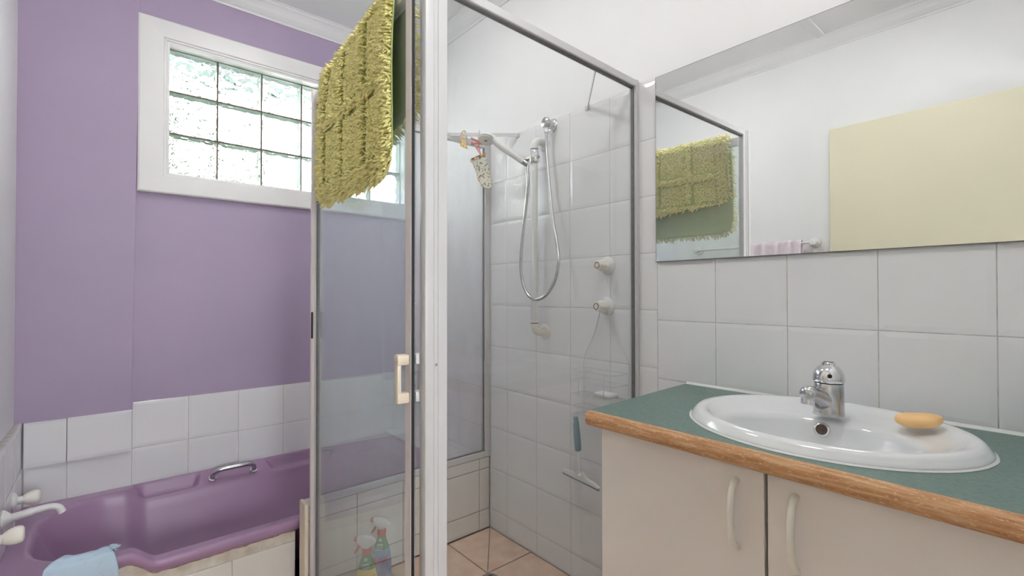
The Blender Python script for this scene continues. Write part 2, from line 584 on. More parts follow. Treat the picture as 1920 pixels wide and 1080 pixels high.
# window wall (lilac) with a hole for the glass blocks
GX0, GX1, GZ0, GZ1 = .206, 1.375, 1.697, 2.283
bm = B()
yw0, yw1 = YP + .0055, YP + .16
gp_ = .004
box(bm, (XL - .13, yw0, -.02), (GX0 - gp_, yw1, ZC))
box(bm, (GX1 + gp_, yw0, -.02), (XR + .13, yw1, ZC))
box(bm, (GX0 - gp_, yw0, -.02), (GX1 + gp_, yw1, GZ0 - gp_))
box(bm, (GX0 - gp_, yw0, GZ1 + gp_), (GX1 + gp_, yw1, ZC))
wall_back = tag(finish('wall_back', bm, M['purple']), 'lilac painted wall with glass block window', 'wall', kind='structure')
bm = B(); box(bm, (.085, YP + .0015, .28), (XR, YP + .0054, PZ[2])); box(bm, (XL, YP + .0015, .28), (.085, YP + .0054, .476))
tag(finish('grout', bm, M['grout'], wall_back), kind='stuff')
# shallow pier at the bath-tap end (leans very slightly)
bm = B()
prof = [(.0845, .654), (.1045, ZC)]
V = [bm.verts.new(p) for p in ((XL, YP - .019, .654), (.0845, YP - .019, .654), (.1065, YP - .019, ZC), (XL, YP - .019, ZC),
                               (XL, YP + .006, .654), (.0845, YP + .006, .654), (.1065, YP + .006, ZC), (XL, YP + .006, ZC))]
for f in ((0, 1, 2, 3), (1, 5, 6, 2), (4, 5, 1, 0), (3, 2, 6, 7), (7, 6, 5, 4), (4, 0, 3, 7)):
    bm.faces.new([V[i] for i in f])
bmesh.ops.bevel(bm, geom=[e for e in bm.edges if {e.verts[0], e.verts[1]} == {V[1], V[2]}], offset=.006, segments=3, affect='EDGES')
finish('pier', bm, M['purple'], wall_back, smooth=True, angle=35)
xs = [.0825, .2854, .4884, .6914, .8944, 1.0974, 1.3004, XR]
for i in range(len(xs) - 1):
    for j in range(2):
        tile(wall_back, (( xs[i] + xs[i + 1]) / 2, YP, (PZ[j] + PZ[j + 1]) / 2), xs[i + 1] - xs[i], PZ[j + 1] - PZ[j], ROT_P)
for a, b in ((-.245, -.122), (-.122, .0825)):
    tile(wall_back, ((a + b) / 2, YP, (.329 + .4765) / 2 - .003), b - a, .1535, ROT_P)
    tile(wall_back, ((a + b) / 2, YP - .016, (.4765 + .6545) / 2), b - a, .178, ROT_P, dp=.02)

# left wall with doorway-side door leaf; tiles above the bath
bm = B(); box(bm, (XL - .13, YF - .12, -.02), (XL, YP + .2, ZC))
wall_left = tag(finish('wall_left', bm, M['paint_white']), 'white painted wall behind the bath taps', 'wall', kind='structure')
bm = B(); box(bm, (XL + .0005, 1.74, .30), (XL + .018, YP, .655))
tag(finish('grout', bm, M['grout'], wall_left), kind='stuff')
ys = [YP - .002, 2.424, 2.221, 2.018, 1.815, 1.745]
for i in range(len(ys) - 1):
    for a, b in ((.31, .4765), (.4765, .6565)):
        tile(wall_left, (XL + .0225, (ys[i] + ys[i + 1]) / 2, (a + b) / 2), ys[i] - ys[i + 1], b - a, ROT_L)

# wall with the doorway the picture is taken from, and a hall added beyond it to control its light
bm = B()
DX0, DX1, DZ = XL + .02, .60, 2.07
box(bm, (XL - .13, YF - .12, -.02), (DX0, YF, ZC))
box(bm, (DX1, YF - .12, -.02), (XR + .13, YF, ZC))
box(bm, (DX0, YF - .12, DZ), (DX1, YF, ZC))
tag(finish('wall_front', bm, M['paint_white']), 'white wall with the open doorway', 'wall', kind='structure')

bm = B()
HW = (-.10, .50, .85, 1.45)                                  # added hall window opening, sized for fill light: x0, x1, z0, z1
box(bm, (-1.2, HALL - .1, -.12), (HW[0], HALL, ZC))
box(bm, (HW[1], HALL - .1, -.12), (2.2, HALL, ZC))
box(bm, (HW[0], HALL - .1, -.12), (HW[1], HALL, HW[2]))
box(bm, (HW[0], HALL - .1, HW[3]), (HW[1], HALL, ZC))
box(bm, (-1.3, HALL - .1, -.12), (-1.2, YF - .12, ZC))
box(bm, (2.2, HALL - .1, -.12), (2.3, YF - .12, ZC))
box(bm, (-1.2, YF - .22, -.12), (XL - .13, YF - .12, ZC))
box(bm, (XR + .13, YF - .22, -.12), (2.2, YF - .12, ZC))
tag(finish('wall_added_hall', bm, M['paint_white']), 'added plain white hall walls with a fill-light window beyond the doorway', 'wall', kind='structure')
bm = B(); box(bm, (-1.3, HALL - .1, ZC), (2.3, YF - .12, ZC + .1))
tag(finish('ceiling_added_hall', bm, M['ceiling']), 'added plain white hall ceiling beyond the doorway', 'ceiling', kind='structure')
bm = B(); box(bm, (-1.2, HALL, -.12), (XL - .15, YF - .22, -.008)); box(bm, (XR + .15, HALL, -.12), (2.2, YF - .22, -.008))
tag(finish('floor_added_hall', bm, M['added_hall_floor']), 'added brown hall floor beyond the doorway', 'floor', kind='structure')

# cornices: cove profile swept along each wall
def cornice(n, P0, P1, inward, label):
    bm = B()
    pr = [(0, 0), (0, -.072), (.006, -.072), (.008, -.064), (.018, -.056), (.030, -.044), (.040, -.030), (.050, -.018), (.062, -.010), (.064, -.004), (.072, -.004), (.072, 0)]
    rings = []
    for P in (P0, P1):
        rings.append([bm.verts.new((P[0] + inward[0] * d, P[1] + inward[1] * d, ZC + h - .0005)) for d, h in pr])
    m_ = len(pr)
    for i in range(m_):
        bm.faces.new((rings[0][i], rings[0][(i + 1) % m_], rings[1][(i + 1) % m_], rings[1][i]))
    bm.faces.new(rings[0]); bm.faces.new(rings[1][::-1])
    return tag(finish('trim_%d' % n, bm, M['cornice']), label, 'cornice', kind='structure')
cornice(1, (XL, YP + .005), (XR + .005, YP + .005), (0, -1), 'white cove cornice above the lilac window wall')
cornice(2, (XR + .005, YF), (XR + .005, YP), (-1, 0), 'white cove cornice above the mirror wall')
cornice(3, (XL, YF), (XL, YP), (1, 0), 'white cove cornice above the towel rail wall')
cornice(4, (XL, YF), (XR, YF), (0, 1), 'white cove cornice above the doorway')

# floor tiles; the shower corner falls to the waste, so its tile is cut on the diagonal
fx = [XL + .01, .001, .300, .5985, .897, 1.1955, XR]
fy = [YF, .0565, .357, .6575, .958, 1.2585, 1.556, 1.8546]
for i in range(len(fx) - 1):
    for j in range(len(fy) - 1):
        if i == 5 and j == 6: continue
        tile(floor, ((fx[i] + fx[i + 1]) / 2, (fy[j] + fy[j + 1]) / 2, 0), fx[i + 1] - fx[i], fy[j + 1] - fy[j], ROT_F, 'floor_tile', gap=.004, dp=.008, cushion=False)
for xa, xb in ((fx[0], fx[1]), (fx[1], fx[2]), (fx[2], .560)):
    tile(floor, ((xa + xb) / 2, (1.8546 + 1.954) / 2, 0), xb - xa, 1.954 - 1.8546, ROT_F, 'floor_tile', gap=.004, dp=.008, cushion=False)
ax, ay, bx_, by_ = 1.1975, 1.558, XR - .002, 1.8526
for tri in (((ax, ay), (bx_, ay), (bx_, by_)), ((ax, ay), (bx_, by_), (ax, by_))):
    c = Vector((sum(p[0] for p in tri) / 3, sum(p[1] for p in tri) / 3))
    pts = [c + (Vector(p) - c) * .982 for p in tri]
    bm = B(); prism(bm, [(p.x, p.y, 0) for p in pts], (0, 0, -.008), (0, 0, 0))
    finish('tile', bm, M['floor_tile'], floor)
wst = thing('floor_waste', (1.180, 1.520, 0), 'small round chrome floor waste in the shower', 'drain')
bm = B(); lathe(bm, [(.0, .001), (.026, .001), (.028, .0015), (.034, .002), (.038, .0005), (.038, -.004)], (1.180, 1.520, 0))
finish('ring', bm, M['chrome_worn'], wst, True, 40)
bm = B()
for k in range(4):
    box(bm, (1.180 - .022, 1.520 - .017 + k * .010, .0012), (1.180 + .022, 1.520 - .013 + k * .010, .0026))
finish('slot', bm, M['dark'], wst)

# ------------------------------------------------------------------ window: architrave + glass blocks
win = thing('window_1', (.79, YP, GZ0), 'glass block window in a wide white timber surround', 'window', kind='structure')
AX0, AX1, AZ0, AZ1 = .094, XR - .002, 1.600, 2.377
# architrave: four mitred boards with an inner bead
def arch_piece(o0, o1, i0, i1):
    """board between outer edge o0-o1 and inner edge i0-i1 (x,z), stepped section"""
    bm = B()
    sec = [(0., .0), (0., .026), (.06, .030), (.16, .030), (.74, .024), (.80, .024), (.82, .017), (.90, .017), (.92, .011), (1.0, .009), (1.0, -.055)]
    def row(o, i):
        return [bm.verts.new((o[0] + (i[0] - o[0]) * t, YP + .005 - h, o[1] + (i[1] - o[1]) * t)) for t, h in sec]
    a, b = row(o0, i0), row(o1, i1)
    for k in range(len(sec) - 1):
        bm.faces.new((a[k], a[k + 1], b[k + 1], b[k]))
    return bm
O = [(AX0, AZ0), (AX1, AZ0), (AX1, AZ1), (AX0, AZ1)]
I = [(GX0, GZ0), (GX1, GZ0), (GX1, GZ1), (GX0, GZ1)]
for k in range(4):
    bm = arch_piece(O[k], O[(k + 1) % 4], I[k], I[(k + 1) % 4])
    finish('architrave', bm, M['trim'], win, True, 25)
# block mesh: pressed wavy faces inside a flat rim
def block_mesh():
    S, D, n = .0935, .072, 22
    V, F = [], []
    def relief(u, v):
        r = math.hypot(u, v) * 1.25
        th = math.atan2(v, u)
        edge = min(1, max(0, (1 - max(abs(u), abs(v))) * 9))
        h = .0062 * math.cos(6 * th + 2.5 * r) * math.sin(min(r, 1) * math.pi) + .0060 * noise.noise(Vector((u * 3.1, v * 3.1, 2)))
        h += .0022 * math.sin(14 * r)
        return h * edge
    for side in (0, 1):
        for j in range(n + 1):
            for i in range(n + 1):
                u, v = -1 + 2 * i / n, -1 + 2 * j / n
                m_ = max(abs(u), abs(v))
                if side == 0:
                    ca, sa = 1, 0
                else:
                    ca, sa = math.cos(.8), math.sin(.8)
                s = .80 / .9
                if m_ > .9:
                    h = -.004 * (1 if m_ > .95 else .35)
                    hh = 0
                else:
                    h = -.0065
                    hh = relief((u * ca - v * sa) * s / .9, (u * sa + v * ca) * s / .9)
                y = (-D / 2 - h - hh) if side == 0 else (D / 2 + h + hh)
                V.append((u * S, y, v * S))
    N = (n + 1) ** 2
    for j in range(n):
        for i in range(n):
            a = j * (n + 1) + i
            F.append((a, a + 1, a + n + 2, a + n + 1))
            F.append((N + a, N + a + n + 1, N + a + n + 2, N + a + 1))
    bd = [i for i in range(n)] + [j * (n + 1) + n for j in range(n)] + [n * (n + 1) + n - i for i in range(n)] + [(n - j) * (n + 1) for j in range(n)]
    for k in range(len(bd)):
        a, b = bd[k], bd[(k + 1) % len(bd)]
        F.append((a, N + a, N + b, b))
    nface = 2 * n * n
    me = bpy.data.meshes.new('glass_block')
    me.from_pydata(V, [], F)
    me.update()
    me.materials.append(M['block_glass'])
    me.materials.append(M['block_edge'])
    me.materials.append(M['block_back'])
    for p in me.polygons:
        if p.index >= nface: p.material_index = 1
        elif p.index % 2: p.material_index = 0
    me.polygons.foreach_set('use_smooth', [True] * len(me.polygons))
    me.set_sharp_from_angle(angle=math.radians(50))
    return me
bme = block_mesh()
BY = YP + .085
px_, pz_ = (GX1 - GX0) / 6, (GZ1 - GZ0) / 3
for i in range(6):
    for j in range(3):
        o = bpy.data.objects.new('glass_block', bme)
        COL.objects.link(o)
        o.parent = win
        o.location = Vector((GX0 + px_ * (i + .5), BY, GZ0 + pz_ * (j + .5))) - win.location
        o.rotation_euler = (0, (i * 3 + j * 5) % 4 * math.pi / 2, 0)
bm = B()
for i in range(7):
    x = GX0 + px_ * i
    box(bm, (x - .0028, BY - .030, GZ0), (x + .0028, BY + .030, GZ1))
for j in range(4):
    z = GZ0 + pz_ * j
    box(bm, (GX0, BY - .029, z - .0028), (GX1, BY + .029, z + .0028))
tag(finish('mortar', bm, M['mortar'], win), kind='stuff')

# shrub added outside, to show as green shapes through the blocks
shrub = thing('added_shrub', (.45, 3.55, -.02), 'leafy green shrub added outside the glass block window', 'shrub')
bm = B()
tips = []
for k in range(7):
    a = k * .9
    p = [(.45, 3.55, 0), (.45 + .05 * math.cos(a), 3.55 + .05 * math.sin(a), .9), (.45 + .28 * math.cos(a) - .1, 3.55 + .2 * math.sin(a), 1.7 + .1 * (k % 3)), (.4 + .5 * math.cos(a), 3.55 + .3 * math.sin(a), 2.1 + .14 * (k % 4))]
    q = spline(p, 6)
    tube(bm, q, [.022 - .0009 * i for i in range(len(q))], 6)
    tips += q[8:]
finish('stem', bm, M['bark'], shrub, True)
V, F = [], []
for t in range(1100):
    c = random.choice(tips) + Vector((random.gauss(0, .13), random.gauss(0, .12), random.gauss(0, .12)))
    R_ = Matrix.Rotation(random.uniform(0, 6.28), 3, 'Z') @ Matrix.Rotation(random.uniform(-1, 1), 3, 'X')
    L, Wd = random.uniform(.06, .12), random.uniform(.02, .04)
    b0 = len(V)
    for x, y, z in ((0, 0, 0), (L * .45, Wd, .008), (L, 0, -.01), (L * .45, -Wd, .008), (L * .5, 0, -.006)):
        V.append(tuple(c + R_ @ Vector((x, y, z)) - shrub.location))
    F += [(b0, b0 + 4, b0 + 1), (b0 + 1, b0 + 4, b0 + 2), (b0 + 2, b0 + 4, b0 + 3), (b0 + 3, b0 + 4, b0)]
me = bpy.data.meshes.new('foliage'); me.from_pydata(V, [], F); me.update()
tag(link('foliage', me, M['leaf'], shrub), kind='stuff')
eave = thing('added_eave', (.6, YP + .4, 2.46), 'painted roof eave added outside to darken the top glass blocks', 'eave')  # eave added to give the top blocks a darker band
for k in range(5):
    bm = B(); box(bm, (-1.6, YP + .17 + k * .118, 2.462), (3.2, YP + .17 + k * .118 + .114, 2.48))
    finish('soffit_board', bm, M['eave'], eave)
bm = B(); box(bm, (-1.6, YP + .762, 2.42), (3.2, YP + .785, 2.62)); finish('fascia', bm, M['eave'], eave)
fen = thing('added_fence', (.6, 4.6, -.02), 'grey paling fence added outside to darken the view through the glass blocks', 'fence')  # fence added so rays bent by the blocks meet something dark
bm = B(); box(bm, (-2.4, 4.645, .30), (3.9, 4.68, .37)); finish('rail', bm, M['fence'], fen)
bm = B(); box(bm, (-2.4, 4.645, 1.40), (3.9, 4.68, 1.47)); finish('rail', bm, M['fence'], fen)
for k in range(52):
    bm = B(); box(bm, (-2.4 + k * .12, 4.625, -.02), (-2.4 + k * .12 + .108, 4.643, 1.80 + .02 * math.sin(k * 2.3)))
    finish('paling', bm, M['fence'], fen)
bm = B(); box(bm, (-2.5, YP + .25, -.3), (4, 8, -.02))
tag(finish('ground', bm, M['leaf']), 'grassy ground outside the window wall', 'ground', kind='structure')

# ================================================================== tiled hob and bath-end ledge
HY0, HY1, HZ = 1.8546, 1.935, .352
bm = B()
box(bm, (.574, HY0 + .0055, 0), (XR, HY1, HZ - .0055))
hob = tag(finish('tiled_hob', bm, M['grout_dirty'], origin=(1.0, HY0, 0)), 'low tiled hob wall under the shower screen beside the bath', 'hob')
hx = [.574, .767, .970, 1.173, 1.376, XR - .003]
hz = [0.003, .0956, .2953, .349]
for i in range(5):
    for j in range(3):
        tile(hob, ((hx[i] + hx[i + 1]) / 2, HY0, (hz[j] + hz[j + 1]) / 2), hx[i + 1] - hx[i], hz[j + 1] - hz[j], ROT_P, 'tile_warm', gap=.0035)
    tile(hob, ((hx[i] + hx[i + 1]) / 2, (HY0 + HY1) / 2 + .002, HZ), hx[i + 1] - hx[i], HY1 - HY0 - .004, ROT_F, 'tile_warm', gap=.003)
bm = B(); box(bm, (.561, HY0 - .012, 0), (.574, HY0 + .052, .366), .002)
finish('edge_strip', bm, M['plastic_cream'], hob)
LX0, LZ = 1.247, .345
bm = B(); box(bm, (LX0, HY1 + .001, 0), (XR, YP, LZ - .006))
ledge = tag(finish('tiled_ledge', bm, M['grout'], origin=(1.34, 2.28, 0)), 'white tiled ledge at the far end of the bath', 'ledge')
ly = [HY1 + .001, 2.018, 2.221, 2.424, YP - .002]
for k in range(4):
    for a, b in ((LX0, 1.392), (1.392, XR - .002)):
        tile(ledge, ((a + b) / 2, (ly[k] + ly[k + 1]) / 2, LZ), b - a, ly[k + 1] - ly[k], ROT_F)

# ================================================================== BATH
BX0, BX1, BY0_, BY1_ = -.2465, 1.246, 1.945, YP - .001
bath = thing('bathtub', (.5, 2.28, 0), 'lilac acrylic bathtub under the glass block window', 'bathtub')
def sstep(a, b, x):
    t = np.clip((x - a) / (b - a), 0, 1)
    return t * t * (3 - 2 * t)
nx, ny = 300, 150
gx = np.linspace(BX0, BX1, nx)
# finer rows near the rims
gy = np.sort(np.concatenate([np.linspace(BY0_, BY0_ + .13, 48), np.linspace(BY0_ + .135, BY1_ - .165, ny - 108), np.linspace(BY1_ - .16, BY1_, 60)]))
ny = len(gy)
X, Y = np.meshgrid(gx, gy)
drop = sstep(.055, .135, X) * (1 - sstep(1.02, 1.12, X))      # the long sides are lower between the ends
rim = .326 - .05 * drop
# inner opening: rounded rectangle, signed distance (positive inside)
cx, cy = .47, (BY0_ + BY1_) / 2 - .004
hxw, hyw = .655, .285
rad = .20
dx_, dy_ = np.abs(X - cx) - (hxw - rad), np.abs(Y - cy) - (hyw - rad)
sd = -(np.hypot(np.maximum(dx_, 0), np.maximum(dy_, 0)) + np.minimum(np.maximum(dx_, dy_), 0) - rad)
depth = .255
wall = sstep(-.012, .012, sd) * .02 + np.clip(sd, 0, .2) * 2.6
fl = depth - .0
dz = np.where(wall < fl, wall, fl)
k_ = .05
dz = -np.log(np.exp(-wall / k_) + np.exp(-fl / k_)) * k_ + math.log(1 + math.exp(-fl / k_)) * k_
Z = rim - np.maximum(dz, 0)
# far rim: dished shelves and the raised, sloping grab-handle pad
wallside = sstep(cy + hyw - .012, cy + hyw + .004, Y)
ypos = np.clip((Y - (cy + hyw)) / (BY1_ - cy - hyw), 0, 1)
pad = sstep(.315, .350, X) * (1 - sstep(.565, .61, X))
dish = sstep(.075, .125, X) * (1 - sstep(.30, .335, X)) + sstep(.59, .65, X) * (1 - sstep(.83, .90, X))
flat_up = drop * .050                                         # what the drop took away, given back at the wall
Z += wallside * flat_up * (pad * ypos * 1.0 + dish * sstep(.72, .95, ypos) + (1 - np.clip(pad + dish, 0, 1)) * sstep(0, .6, ypos))
Z -= wallside * dish * .010 * sstep(.12, .3, ypos) * (1 - sstep(.6, .8, ypos))
# front rim rolls over into a lip
fr = np.clip((BY0_ + .016 - Y) / .016, 0, 1)
Z -= .012 * (1 - np.sqrt(np.clip(1 - fr ** 2, 0, 1)))
# tap end: bevel slightly up to the wall
V = np.stack([X, Y, Z], -1).reshape(-1, 3)
idx = np.arange(nx * ny).reshape(ny, nx)
F = np.stack([idx[:-1, :-1], idx[:-1, 1:], idx[1:, 1:], idx[1:, :-1]], -1).reshape(-1, 4)
# lip: front skirt
sk1 = V.reshape(ny, nx, 3)[0].copy(); sk1[:, 2] -= .026
sk2 = sk1.copy(); sk2[:, 1] += .012; sk2[:, 2] -= .003
base = len(V)
V = np.concatenate([V, sk1, sk2])
i0 = np.arange(nx - 1)
F = np.concatenate([F, np.stack([base + i0, base + i0 + 1, i0 + 1, i0], -1), np.stack([base + nx + i0, base + nx + i0 + 1, base + i0 + 1, base + i0], -1)])
V = V - np.array(loc_of(bath))
me = bpy.data.meshes.new('tub'); me.from_pydata(V.tolist(), [], F.tolist()); me.update()
link('tub', me, M['bath'], bath, True)
# grab handle on the pad
gh = B()
p0, p1 = Vector((.374, 2.578, .297)), Vector((.545, 2.574, .297))
pts = [p0, p0 + Vector((.002, -.012, .018)), p0 + Vector((.016, -.024, .034)), p0 + Vector((.04, -.028, .041)),
       p1 + Vector((-.04, -.028, .041)), p1 + Vector((-.016, -.024, .034)), p1 + Vector((-.002, -.012, .018)), p1]
tube(gh, spline(pts, 8), .0112, 14)
hnd = finish('grab_handle', gh, M['chrome_worn'], bath, True)
for p in (p0, p1):
    bm = B(); lathe(bm, [(.0, .004), (.0125, .004), (.0165, .002), (.018, -.004), (.018, -.012)], p, axis=(0, -.55, .84))
    finish('handle_collar', bm, M['chrome'], hnd, True, 40)
# front panel under the lip: painted boards with a tile row below
bm = B()
_n = 40
_pt = []
for i in range(_n + 1):
    x = BX0 + (.561 - BX0) * i / _n
    _pt.append((x, .326 - .05 * float(sstep(.055, .135, np.array(x))) - .040))
prism(bm, [(BX0, BY0_ + .016, 0), (.561, BY0_ + .016, 0)] + [(x, BY0_ + .016, z) for x, z in _pt[::-1]], (0, 0, 0), (0, .010, 0))
pan = finish('front_panel', bm, M['flaky'], bath)
bm = B()
N = 60
top = []
for i in range(N + 1):
    x = BX0 + (.565 - BX0) * i / N
    d = .05 * float(sstep(.055, .135, np.array(x)))
    z = .326 - d - .036
    top.append((x, z))
for i in range(N):
    (xa, za), (xb, zb) = top[i], top[i + 1]
    za2, zb2 = za - .012 - .006 * noise.noise(Vector((xa * 30, 0, 0))), zb - .012 - .006 * noise.noise(Vector((xb * 30, 0, 0)))
    v = [bm.verts.new((xa, BY0_ + .006, za)), bm.verts.new((xb, BY0_ + .006, zb)), bm.verts.new((xb, BY0_ + .0155, zb2)), bm.verts.new((xa, BY0_ + .0155, za2))]
    bm.faces.new(v)
bmesh.ops.remove_doubles(bm, verts=bm.verts, dist=1e-5)
finish('cement_bead', bm, M['cement'], bath)
px0 = [BX0 + .002, -.06, .14, .345, .559]
for i in range(4):
    tile(bath, ((px0[i] + px0[i + 1]) / 2, BY0_ + .0095, .098), px0[i + 1] - px0[i], .19, ROT_P, 'tile_warm', gap=.004)

# bath taps and spout on the left wall
XT = XL + .0225
def bath_tap(y, z, label, tilt):
    t = thing('bath_tap', (XT, y, z), label, 'tap', 'bath taps')
    bm = B(); lathe(bm, [(.0, 0), (.031, 0), (.031, .003), (.026, .008), (.017, .011), (.0135, .013), (.0125, .030), (.0, .030)], (XT, y, z), axis=(1, 0, 0))
    finish('flange', bm, M['plastic_white'], t, True, 35)
    bm = B()
    # three-lobed pear-shaped handle
    rings = []
    for h, r in ((.026, .0145), (.031, .0175), (.039, .0215), (.050, .0240), (.059, .0240), (.066, .0215), (.0695, .0155), (.0705, .0)):
        ring = []
        for k in range(30):
            th = 2 * math.pi * k / 30 + tilt
            rr = r * (1 + .13 * math.cos(3 * th) * min(1, (h - .024) / .03))
            ring.append(bm.verts.new((XT + h, y + rr * math.cos(th - tilt), z + rr * math.sin(th - tilt))))
        rings.append(ring)
    for a, b in zip(rings[:-1], rings[1:]):
        for k in range(30):
            bm.faces.new((a[k], a[(k + 1) % 30], b[(k + 1) % 30], b[k]))
    bm.faces.new(rings[0][::-1]); bm.faces.new(rings[-1])
    finish('handle', bm, M['plastic_ivory'], t, True, 60)
    return t
bath_tap(2.385, .430, 'ivory lobed bath tap between the spout and the lilac wall', .3)
bath_tap(1.950, .462, 'ivory lobed bath tap on the doorway side of the spout', .9)
sp = thing('bath_spout', (XT, 2.17, .442), 'white curved bath spout between the two ivory taps', 'spout')
bm = B(); lathe(bm, [(.0, 0), (.030, 0), (.030, .003), (.024, .010), (.016, .018), (.012, .024)], (XT, 2.17, .442), axis=(1, 0, 0))
finish('flange', bm, M['plastic_white'], sp, True, 35)
bm = B()
q = spline([(XT + .015, 2.17, .443), (XT + .04, 2.17, .447), (XT + .08, 2.17, .453), (XT + .108, 2.17, .454), (XT + .128, 2.17, .446), (XT + .137, 2.17, .428)], 8)
tube(bm, q, [.0125 if i < 14 else .0105 for i in range(len(q))], 18)
finish('spout_pipe', bm, M['plastic_white'], sp, True, 50)

# pale blue cloth over the bath's front rim
cl = thing('washcloth', (-.03, 1.95, .33), 'crumpled pale blue floral cloth draped over the bath rim', 'cloth')
def cloth_patch(u, v):
    """u along the rim 0..1, v across: 0 inside the bath .. 1 outside"""
    x = -.135 + .155 * u + .012 * math.sin(v * 5 + u * 3)
    path = [(2.03, .235), (2.015, .29), (1.985, .334), (1.957, .340), (1.938, .332), (1.930, .29), (1.932, .235)]
    s = v * (len(path) - 1)
    i = min(int(s), len(path) - 2)
    t = s - i
    y = path[i][0] * (1 - t) + path[i + 1][0] * t
    z = path[i][1] * (1 - t) + path[i + 1][1] * t
    nz = noise.noise(Vector((u * 4, v * 4, 1.3)))
    bump_ = .012 * max(0, math.sin(u * 7 + v * 2)) + .006 * nz + .004
    return Vector((x, y - .4 * bump_ * (v - .4), z + bump_ + .014 * math.sin(u * math.pi) * (1 - abs(v - .45) * 1.6)))
bm = B()
nu, nv = 30, 40
g = [[bm.verts.new(cloth_patch(i / nu, j / nv)) for i in range(nu + 1)] for j in range(nv + 1)]
for j in range(nv):
    for i in range(nu):
        bm.faces.new((g[j][i], g[j][i + 1], g[j + 1][i + 1], g[j + 1][i]))
o = finish('cloth', bm, M['blue_cloth'], cl, True)
md = o.modifiers.new('thick', 'SOLIDIFY'); md.thickness = .003
bm = B()
for k in range(14):                                          # frayed edge towards the shower
    v = .18 + k * .03
    p = cloth_patch(1.0, v)
    L = random.uniform(.012, .028)
    q_ = p + Vector((L, random.uniform(-.004, .004), random.uniform(-.004, .004)))
    a, b = p + Vector((0, .004, 0)), p + Vector((0, -.004, 0))
    vs_ = [bm.verts.new(a), bm.verts.new(b), bm.verts.new(q_), bm.verts.new(p + Vector((L * .4, 0, .004)))]
    bm.faces.new((vs_[0], vs_[3], vs_[2])); bm.faces.new((vs_[3], vs_[1], vs_[2])); bm.faces.new((vs_[0], vs_[1], vs_[3]))
finish('frayed_edge', bm, M['blue_cloth'], cl)
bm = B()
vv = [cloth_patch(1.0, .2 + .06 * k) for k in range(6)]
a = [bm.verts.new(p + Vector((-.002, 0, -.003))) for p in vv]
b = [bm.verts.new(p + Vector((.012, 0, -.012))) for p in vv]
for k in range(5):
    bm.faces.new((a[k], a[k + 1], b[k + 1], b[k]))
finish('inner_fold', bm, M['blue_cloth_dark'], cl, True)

# ================================================================== SHOWER SCREEN
PX0, PX1 = .5585, .6215
scr = thing('shower_screen', (.59, .976, 0), 'white framed glass shower screen with fixed panels and corner post', 'shower screen')
FA, FB = (.618, .9775), (1.4255, 1.0)                         # front panel, plan
ZT = 1.913
bm = B()
box(bm, (PX0, .962, .002), (.5815, .990, ZT + .004), .003, 2)
box(bm, (.5825, .9655, .002), (.5945, .990, ZT + .004), .0012)
box(bm, (.5955, .967, .002), (PX1, .990, ZT + .004), .0015)
finish('corner_post', bm, M['alu'], scr, True, 30)
bm = B(); lathe(bm, [(0, -.0015), (.0028, -.0015), (.0034, 0), (.0034, .002)], (.589, .9655, .985), axis=(0, 1, 0), seg=12)
finish('screw', bm, M['chrome_worn'], scr, True)
def lerp2(a, b, t): return (a[0] + (b[0] - a[0]) * t, a[1] + (b[1] - a[1]) * t)
bm = B(); obox(bm, (PX1, .9777), (1.432, 1.0), .026, 1.889, ZT, .002)
finish('top_rail', bm, M['alu'], scr)
bm = B(); obox(bm, (PX1, .9777), (1.42, .9998), .012, 1.8835, 1.889)
finish('glazing_seal', bm, M['rubber_grey'], scr)
bm = B(); obox(bm, (PX1, .9777), (1.432, 1.0), .028, .002, .045, .002)
finish('bottom_rail', bm, M['alu'], scr)
bm = B(); obox(bm, (1.4225, 1.0), (XR - .0005, 1.0), .030, .002, ZT, .0015)
finish('wall_channel', bm, M['alu'], scr)
bm = B(); obox(bm, (1.4185, 1.0), (1.4225, 1.0), .012, .045, 1.8835)
finish('glazing_seal', bm, M['rubber_grey'], scr)
bm = B(); obox(bm, (PX1 - .004, .9777), (1.4225, .9999), .005, .04, 1.889)
finish('glass_pane', bm, M['glass_clear'], scr)
# bath side
BYP = 1.863
bm = B(); box(bm, (.604, BYP - .012, HZ + .0005), (XR - .0005, BYP + .012, HZ + .027), .0015)
finish('bottom_rail', bm, M['alu'], scr)
bm = B(); box(bm, (.604, BYP - .012, 1.868), (XR - .0005, BYP + .012, 1.896), .0015)
finish('top_rail', bm, M['alu'], scr)
bm = B(); box(bm, (1.408, BYP - .013, HZ), (XR - .0005, BYP + .013, 1.897), .0015)
finish('wall_channel', bm, M['alu'], scr)
bm = B(); box(bm, (.604, BYP - .010, HZ + .027), (.622, BYP + .012, 1.868), .0015)
finish('stile', bm, M['alu'], scr)
bm = B(); box(bm, (.606, BYP - .0025, HZ + .02), (1.412, BYP + .0025, 1.874))
finish('glass_pane', bm, M['glass_misty'], scr)
bm = B()
box(bm, (.622, BYP - .0045, HZ + .027), (1.408, BYP + .0045, HZ + .032))
box(bm, (1.4035, BYP - .0045, HZ + .032), (1.408, BYP + .0045, 1.868))
finish('glazing_seal', bm, M['rubber_grey'], scr)
# hinge jamb (grooved) by the hob
bm = B()
box(bm, (.5775, 1.8285, .002), (.5915, HY0 - .013, 1.919), .0015)
box(bm, (.5925, 1.8325, .002), (.6035, HY0 - .013, 1.912), .0012)
finish('hinge_jamb', bm, M['alu_pink'], scr)
bm = B(); box(bm, (.5765, 1.8245, .985), (.5830, 1.8295, 1.083))
finish('latch_slot', bm, M['rubber_black'], scr)
